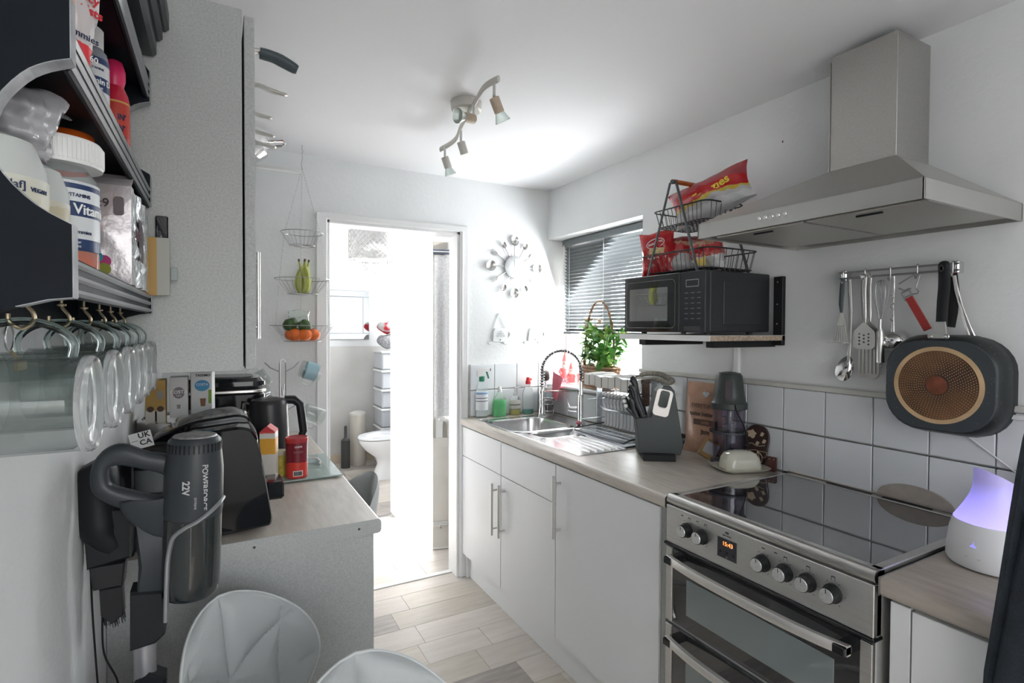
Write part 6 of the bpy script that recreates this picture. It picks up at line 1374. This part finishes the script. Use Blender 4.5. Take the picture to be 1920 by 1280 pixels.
# hanging three tier fruit basket
fb_ = thing('hanging_basket', 'three tier chrome wire fruit basket hanging from the ceiling', 'hanging basket', (.347, 2.66, ZC))
def tier(r0, r1, z, h, n=24):
    b = MB()
    for r_, zz, w in ((r0, z, .0018), (r1, z-h, .0015)): b.tube([(r_*math.cos(a*PI/18), r_*math.sin(a*PI/18), zz) for a in range(36)], w, 6, closed=True)
    for i in range(n): a = i*2*PI/n; b.tube([(r0*math.cos(a), r0*math.sin(a), z), (r1*math.cos(a), r1*math.sin(a), z-h), (0, 0, z-h)], .0008, 4)
    return b.build('wire_tier', wirem, fb_)
tiers = [(.092, .055, -.405, .06), (.120, .066, -.620, .068), (.140, .080, -.835, .072)]
for a in tiers: tier(*a)
MB().tube([(0, 0, 0), (0, 0, -.02), (.006, 0, -.03), (0, 0, -.038)], .0016, 6).build('ceiling_hook', wirem, fb_)
for k in range(3):
    a = k*2*PI/3+.35; pts = [V((0, 0, -.105))]+[V((t_[0]*math.cos(a), t_[0]*math.sin(a), t_[2])) for t_ in tiers]
    b = MB()
    for i in range(3):
        A, B = pts[i], pts[i+1]; n = max(2, int((B-A).length/.013))
        for j in range(n):
            p, q = A.lerp(B, (j+.1)/n), A.lerp(B, (j+.9)/n); s_ = V((0, .0022, 0)) if j % 2 else V((.0022, 0, 0)); b.tube([p, (p+q)/2+s_, q, (p+q)/2-s_], .0006, 4, closed=True)
    stuff(b.build('chain', wirem, fb_))
MB().tube([(0, 0, -.038), (.003, 0, -.06), (-.003, 0, -.085), (0, 0, -.105)], .0012, 6).build('top_link', wirem, fb_)
FX0, FY0 = .347, 2.66
bn = mat('banana_skin', (.42, .45, .10), .5, noise=(18, .25)); bnd = mat('banana_tip', (.10, .07, .03), .7)
for i, (dx, dy, rz, lab) in enumerate(((-.012, 0, .2, 'leftmost banana standing in the middle tier'), (.010, -.02, 1.1, 'banana in front in the middle tier'), (.028, .01, 2.3, 'rightmost banana in the middle tier'), (.012, .03, 3.6, 'banana at the back of the middle tier'))):
    t = thing('banana', lab, 'banana', (FX0+dx, FY0+dy, ZC-.688+.003), rz, group='bananas in the hanging basket')
    MB().tube(inter([(.012, 0, .0), (.028, 0, .025), (.030, 0, .06), (.018, 0, .10), (.004, 0, .125), (-.002, 0, .148)], 4), [.004, .009, .013, .0145, .0155, .016, .0165, .0165, .0165, .016, .016, .0155, .015, .014, .011, .009, .006, .0045, .004, .004, .004], 6).build('fruit', bn, t, ang=50)
    MB().cyl((-.002, 0, .146), (-.003, 0, .158), .004, .005, seg=6).build('stem', bnd, t)
av = mat('avocado_skin', (.06, .12, .035), .5, noise=(50, .5), bump=(90, .3))
for i, (dx, dy, dz, lab) in enumerate(((-.055, -.035, .078, 'green avocado upper left in the bottom tier'), (.004, -.045, .074, 'green avocado upper middle in the bottom tier'), (-.030, -.03, .034, 'green avocado lower down in the bottom tier'))):
    t = thing('avocado', lab, 'avocado', (FX0+dx, FY0+dy, ZC-.907+dz), .5+i, group='avocados in the hanging basket'); MB().lathe([(0, -.034), (.018, -.030), (.028, -.012), (.026, .010), (.016, .030), (.006, .038), (0, .039)], 22, M=Ry(1.2)).build('fruit', av, t, ang=60)
orr = mat('orange_peel', (.80, .16, .02), .45, bump=(160, .25)); 
for i, (dx, dy, lab) in enumerate(((-.045, -.065, 'tomato red orange fruit at left in the bottom tier'), (.002, -.075, 'orange fruit in the middle front of the bottom tier'), (.048, -.045, 'orange fruit at right in the bottom tier'), (.03, .03, 'orange fruit at the back of the bottom tier'), (-.05, .03, 'orange fruit at the back left of the bottom tier'))):
    t = thing('orange', lab, 'orange', (FX0+dx*.85, FY0+dy*.75, ZC-.906+.029), i, group='oranges in the hanging basket'); MB().ball((0, 0, 0), .033, .033, .028, seg=22).build('fruit', orr, t, ang=80); MB().lathe([(.0, .026), (.004, .028), (0, .0295)], 8).build('stalk', bnd, t)
tag(crisp_bag('clear produce bag wrapped round the avocados in the bottom tier', (FX0-.02, FY0-.03, ZC-.80), (.2, 0, .1), .10, .07, .05, mat('cling_clear', (.85, .92, .88), .1, trans=.8, bump=(25, .5), ior=1.1), 5, group=None, name='produce_bag', wr=.006), 'clear produce bag wrapped round the avocados in the bottom tier', 'bag')
# ---- chairs ------------------------------------------------------------
leather = mat('pale_grey_leather', (.42, .44, .445), .42, bump=(350, .12)); leath2 = mat('chair_back_shell', (.56, .58, .58), .5)
def seamd(x, y, segs):
    d = 9
    for (ax, ay, bx_, by) in segs:
        vx, vy = bx_-ax, by-ay; t_ = max(0, min(1, ((x-ax)*vx+(y-ay)*vy)/(vx*vx+vy*vy))); d = min(d, math.hypot(x-ax-vx*t_, y-ay-vy*t_))
    return d
C_ = (0, .20)
SEG = [(0, .20, 0, .37), (0, .20, -.13, .285), (0, .20, .13, .285), (0, .20, -.145, .05), (0, .20, .145, .05), (0, .20, 0, -.02), (-.115, .295, -.10, .2), (-.10, .2, -.085, -.02), (.115, .295, .10, .2), (.10, .2, .085, -.02), (-.17, .19, -.14, .18), (.17, .19, .14, .18)]
def make_chair():
    t = thing('swivel_chair', '', 'chair', (0, 0, 0), group='grey quilted swivel chairs')
    # back shell: x across, y height above the seat, concave toward -y (front)
    def wid(v): # half width at height fraction
        pts = [(0, .135), (.25, .150), (.5, .190), (.72, .208), (.85, .185), (.94, .120), (1.0, .0)]
        for (a, wa), (b, wb) in zip(pts, pts[1:]):
            if v <= b: k = (v-a)/(b-a); k = k*k*(3-2*k) if b < .7 else k; return wa+(wb-wa)*k
        return 0
    HH = .37
    def wid2(z):
        d = HH-z
        if d < .165: q = d/.165; return .168*(1-(1-q)**2.3)**.62
        k = min(1, (d-.165)/.16); k = k*k*(3-2*k); return .168-.048*k
    N = 110; M_r = 84
    def fr(side, off):
        def g(u, v):
            z = HH*(1-(1-v)**1.25) if v < 1 else HH; W_ = max(wid2(z), .0008); s = 2*u-1; ss = math.sin(s*PI/2); x = W_*ss
            curve = -.095*(abs(x)/.168)**2.2; lean = .10*(z/HH)**1.0-.03*(z/HH)**3
            edge = max(0, 1-(abs(ss)**7))*max(0, 1-(max(0, z-HH*.55)/(HH*.45))**7) 
            d = seamd(x, z, SEG); pad = .022*(1-math.exp(-(d/.015)**1.0)) if side < 0 else .004
            y = curve+lean-(pad*edge+.008*edge if side < 0 else -.010*edge)
            return (x, y, z)
        return g
    b = MB().grid(fr(-1, 0), N, M_r); b.build('backrest', leather, t, ang=60)
    MB().grid(fr(1, 0), 36, 30).build('back_shell', leath2, t, ang=60)
    # piping round the rim
    rim = []
    g = fr(1, 0)
    for i in range(41): p = g(0, i/40); rim.append(p)
    for i in range(40, -1, -1): rim.append(g(1, i/40))
    MB().tube(rim, .0028, 6).build('piping', leath2, t, ang=80)
    def sf(s):
        def g2(u, v):
            a = u*2*PI; r_ = v; x = .185*r_*math.cos(a); y = -.155+.175*r_*math.sin(a); e = (1-r_**6)
            return (x, y, (-.012+.035*e-.012*(1-math.exp(-(seamd(x, y+.155, [(0, 0, .2*math.cos(k*PI/4), .2*math.sin(k*PI/4)) for k in range(8)])/.012)))*-1*e if s > 0 else -.030-.03*e))
        return g2
    MB().grid(sf(1), 48, 10).grid(sf(-1), 48, 6).build('seat', leather, t, ang=60)
    MB().cyl((0, -.16, -.06), (0, -.16, -.42), .025, seg=18).build('gas_column', chrome, t)
    for k in range(4): a = k*PI/2+.4; MB().tube([(0, -.16, -.40), (.16*math.cos(a), -.16+.16*math.sin(a), -.42), (.27*math.cos(a), -.16+.27*math.sin(a), -.462)], [.016, .013, .010], 10).build('leg', chrome, t)
    return t
SH = .475
ch = make_chair(); ch['label'] = 'pale grey quilted swivel chair under the vacuum, its back towards the worktop end'
ch.location = (.045, 1.20, SH+.022); ch.rotation_euler = (0, 0, .72)
c2 = dup(ch, (.215, .86, SH+.018), .15, 'pale grey chair nearest the camera, only its rounded backrest top showing')
c3 = dup(ch, (.478, 2.13, SH), -PI/2+.15, 'pale grey chair pushed against the aisle side of the breakfast bar')
# ================================================================ HALL AND BATHROOM
dl = struct(thing('door_2', '', '', (1.90, 3.055, 0), 0)); del dl['label']; del dl['category']
ang = math.atan2(3.245-3.055, 1.204-1.90)
dl.rotation_euler = (0, 0, ang)
dw = mat('cream_door_paint', (.72, .69, .64), .4, noise=(5, .06))
LW = math.hypot(3.245-3.055, 1.204-1.90)
# local x from hinge to free edge
MB().box(0, LW, -.022, .022, .012, .72, bv=.002).box(0, .10, -.022, .022, .72, 1.97, bv=.002).box(LW-.095, LW, -.022, .022, .72, 1.97, bv=.002).box(0, LW, -.022, .022, 1.87, 1.97, bv=.002).box(0, LW, -.022, .022, .72, .84, bv=.002).build('door_leaf', dw, dl)
MB().box(.1, LW-.095, -.004, .004, .84, 1.87).build('pane', pane, dl, smooth=False)
MB().box(.12, LW-.10, .020, .026, .14, .66, bv=.003).build('door_panel', dw, dl)
# the camera sees the local +y or -y face; fit furniture to both
for s in (1, -1):
    MB().box(LW-.062, LW-.018, s*.022, s*.026, .72, .88, bv=.001).build('lock_plate', whitep, dl)
    MB().tube([(LW-.04, s*.024, .84), (LW-.04, s*.06, .84), (LW-.10, s*.062, .838), (LW-.14, s*.062, .84)], .0075, 10).build('door_handle', whitep, dl)
    MB().box(LW-.10, LW-.004, s*.022, s*.028, .150, .182, bv=.002).build('bolt_plate', satin, dl)
    MB().cyl((LW-.09, s*.032, .166), (LW-.01, s*.032, .166), .006, seg=10).cyl((LW-.05, s*.032, .166), (LW-.05, s*.045, .145), .004, seg=8).build('bolt', chrome, dl)
MB().box(0, LW, -.024, .024, .004, .016, bv=.002).build('weather_strip', whitep, dl)
# lace curtain over the glazed part
nc = thing('lace_curtain', 'thin white lace curtain hanging on the outer door', 'curtain', (1.90, 3.055, 0), ang)
lace = mat('lace_white', (.80, .80, .81), .85, noise=(90, .12), alpha=.9, bump=(120, .5))
yy = -.045 if True else .045
for s in (1, -1):
    pass
MB().grid(lambda u, v: (.06+u*(LW-.065), .046+.009*math.sin(u*60)+.004*math.sin(u*23+v*3), 1.88-v*1.02), 110, 12, .0012).build('lace', lace, nc, ang=60)
MB().box(.05, LW+.004, .030, .062, 1.885, 1.915, bv=.003).build('curtain_rail', mat('dark_rail', (.10, .11, .15), .35), nc)
MB().box(.05, LW+.003, .0625, .0635, 1.897, 1.903).build('rail_line', whitep, nc)
# chandelier
chd = thing('crystal_pendant', 'silver drum pendant light with hanging crystal drops in the hall', 'pendant light', (.852, 3.40, 2.03))
trel = mat('trellis_silver', (.50, .49, .47), .3, .6); cry = mat('crystal', (.92, .93, .94), .03, trans=.8, ior=1.5); R_ = .138
b = MB()
for i in range(26):
    for s in (1, -1):
        b.tube([(R_*math.cos(i*2*PI/26+s*k*.24), R_*math.sin(i*2*PI/26+s*k*.24), -.185*k/6) for k in range(7)], .0022, 4)
stuff(b.build('trellis', trel, chd))
for z in (0, -.185): MB().tube([(R_*math.cos(a*PI/20), R_*math.sin(a*PI/20), z) for a in range(40)], .0035, 6, closed=True).build('drum_ring', trel, chd)
MB().lathe([(R_-.008, -.003), (R_-.008, -.182)], 40).build('inner_shade', mat('shade_white', (.82, .82, .82), .8, trans=.3), chd)
MB().cyl((0, 0, 0), (0, 0, .27), .004, seg=8).lathe([(.045, .25), (.05, .268)], 20).build('cord', chrome, chd)
n_ = 0
for (rr, n, z0) in ((.105, 10, -.20), (.075, 8, -.225), (.045, 5, -.245), (.0, 1, -.26)):
    for i in range(n):
        a = i*2*PI/n; x, y = rr*math.cos(a), rr*math.sin(a)
        if n_ == 0: d0 = MB().lathe([(0, .018), (.004, .012), (0, .006)], 8).lathe([(0, .006), (.008, -.006), (.011, -.024), (.006, -.038), (0, -.044)], 8).cyl((0, 0, .018), (0, 0, .05), .0008, seg=4).build('crystal_drop', cry, chd, smooth=False); o = d0
        else: o = d0.copy(); COL.objects.link(o)
        o.location = (x, y, z0+.012); n_ += 1
# toilet
tl_ = thing('toilet', 'white ceramic toilet seen through the bathroom doorway', 'toilet', (1.40, 5.03, 0), -1.25)
cer = mat('sanitary_white', (.82, .83, .85), .12, coat=.4)
def el(rx, ry, z, cy=0, n=36): return [V((rx*math.cos(a*2*PI/n), cy+ry*math.sin(a*2*PI/n), z)) for a in range(n)]
MB().rings([el(.10, .20, 0, .06), el(.098, .195, .05, .06), el(.088, .16, .14, .07), el(.10, .17, .20, .06), el(.15, .22, .29, .0), el(.178, .25, .355, -.02), el(.182, .255, .385, -.02), el(.16, .23, .388, -.02)], cap=(True, True)).build('bowl', cer, tl_, ang=60)
def ringseat(b, z0, z1):
    b.rings([el(.185, .26, z0, -.02), el(.188, .264, (z0+z1)/2, -.02), el(.183, .258, z1, -.02), el(.115, .17, z1, -.04), el(.11, .165, z0, -.04)], closed=True, cap=(False, False))
b = MB(); ringseat(b, .392, .412); b.build('seat', cer, tl_, ang=60)
MB().rings([el(.112, .168, .392, -.04), el(.10, .15, .36, -.04), el(.03, .05, .33, -.02)], cap=(False, True)).build('bowl_inside', cer, tl_, ang=60)
MB().box(-.185, .185, .24, .42, .36, .76, bv=.02).box(-.10, .10, .1, .40, .0, .37, bv=.02).build('cistern', cer, tl_)
# storage tower
tw_ = thing('drawer_tower', 'tall tower of translucent white plastic drawers in the bathroom corner', 'drawer tower', (1.58, 5.52, 0))
frs = mat('milky_plastic', (.70, .72, .76), .3, trans=.2)
for i in range(6):
    z = .02+i*.195; d = MB().box(-.13, .13, -.16, .16, z, z+.17, bv=.012).build('drawer', frs, tw_); MB().box(-.145, .145, -.185, .16, z+.165, z+.19, bv=.008).build('drawer_rim', whitep, d)
for i, (m_, lab, z, w_) in enumerate(((mat('grey_towel', (.36, .36, .37), .95, noise=(60, .4), bump=(60, .6)), 'grey patterned towel folded on top of the drawer tower', 1.24, .075), (mat('red_white_towel', (.60, .58, .58), .95, noise=(9, .05), col2=(.62, .03, .05), bump=(60, .6)), 'rolled red and white towel lying topmost on the drawer tower', 1.385, .065))):
    o = MB().ball((0, 0, 0), .14, .12, w_, seg=20).build('folded_towel', m_); o.location = (1.575, 5.5, z+.04); tag(o, lab, 'towel')
    for v in o.data.vertices: v.co.z += .012*math.sin(v.co.x*40)*math.cos(v.co.y*30)
# mirror
mi = thing('wall_mirror', 'square mirror with sloped glass edges on the bathroom back wall', 'mirror', (1.19, 5.798, 1.55))
MB().box(-.24, .24, -.012, 0, -.26, .26, bv=.003).build('backing', mat('mirror_edge', (.6, .62, .64), .2, .5), mi)
mm = mat('mirror_glass', (.78, .80, .82), .03, 1)
for (a, c, d, e) in ((-.235, .235, .195, .255), (-.235, .235, -.255, -.195), (-.235, -.175, -.19, .19), (.175, .235, -.19, .19)): MB().box(a, c, -.017, -.012, d, e, bv=.004).build('bevelled_strip', mm, mi)
MB().box(-.17, .17, -.015, -.012, -.19, .19, bv=.002).build('mirror_glass', mm, mi)
# pedal bin + brush
pb_ = thing('pedal_bin', 'small cream pedal bin standing behind the toilet', 'bin', (1.27, 5.62, 0)); MB().lathe([(.075, 0), (.08, .01), (.08, .50), (.078, .52)], 28).build('body', mat('bin_cream', (.60, .56, .50), .4), pb_); MB().lathe([(.083, .52), (.083, .54), (.04, .56), (0, .562)], 28).build('lid', mat('bin_lid', (.7, .67, .62), .4), pb_)
tb2 = thing('toilet_brush', 'dark handled toilet brush beside the pedal bin', 'brush', (1.13, 5.55, 0)); MB().lathe([(.045, 0), (.045, .28), (.02, .30), (.014, .31), (.014, .42), (0, .43)], 18).build('brush', mat('brush_dark', (.05, .05, .05), .5), tb2)
# bathroom door leaf opened inwards
d3 = struct(MB().box(0, .045, 0, .74, .01, 1.98, bv=.002).build('door_3', white)); d3.location = (.640, 4.05, 0); d3.rotation_euler = (0, 0, -.045)
MB().cyl((.045, .68, .98), (.09, .68, .98), .009, seg=10).cyl((.09, .69, .98), (.09, .60, .98), .008, seg=10).build('door_handle', chrome, d3)
MB().box(-.001, .0455, -.003, 0, .86, 1.10, bv=.001).build('hinge_plate', satin, d3)
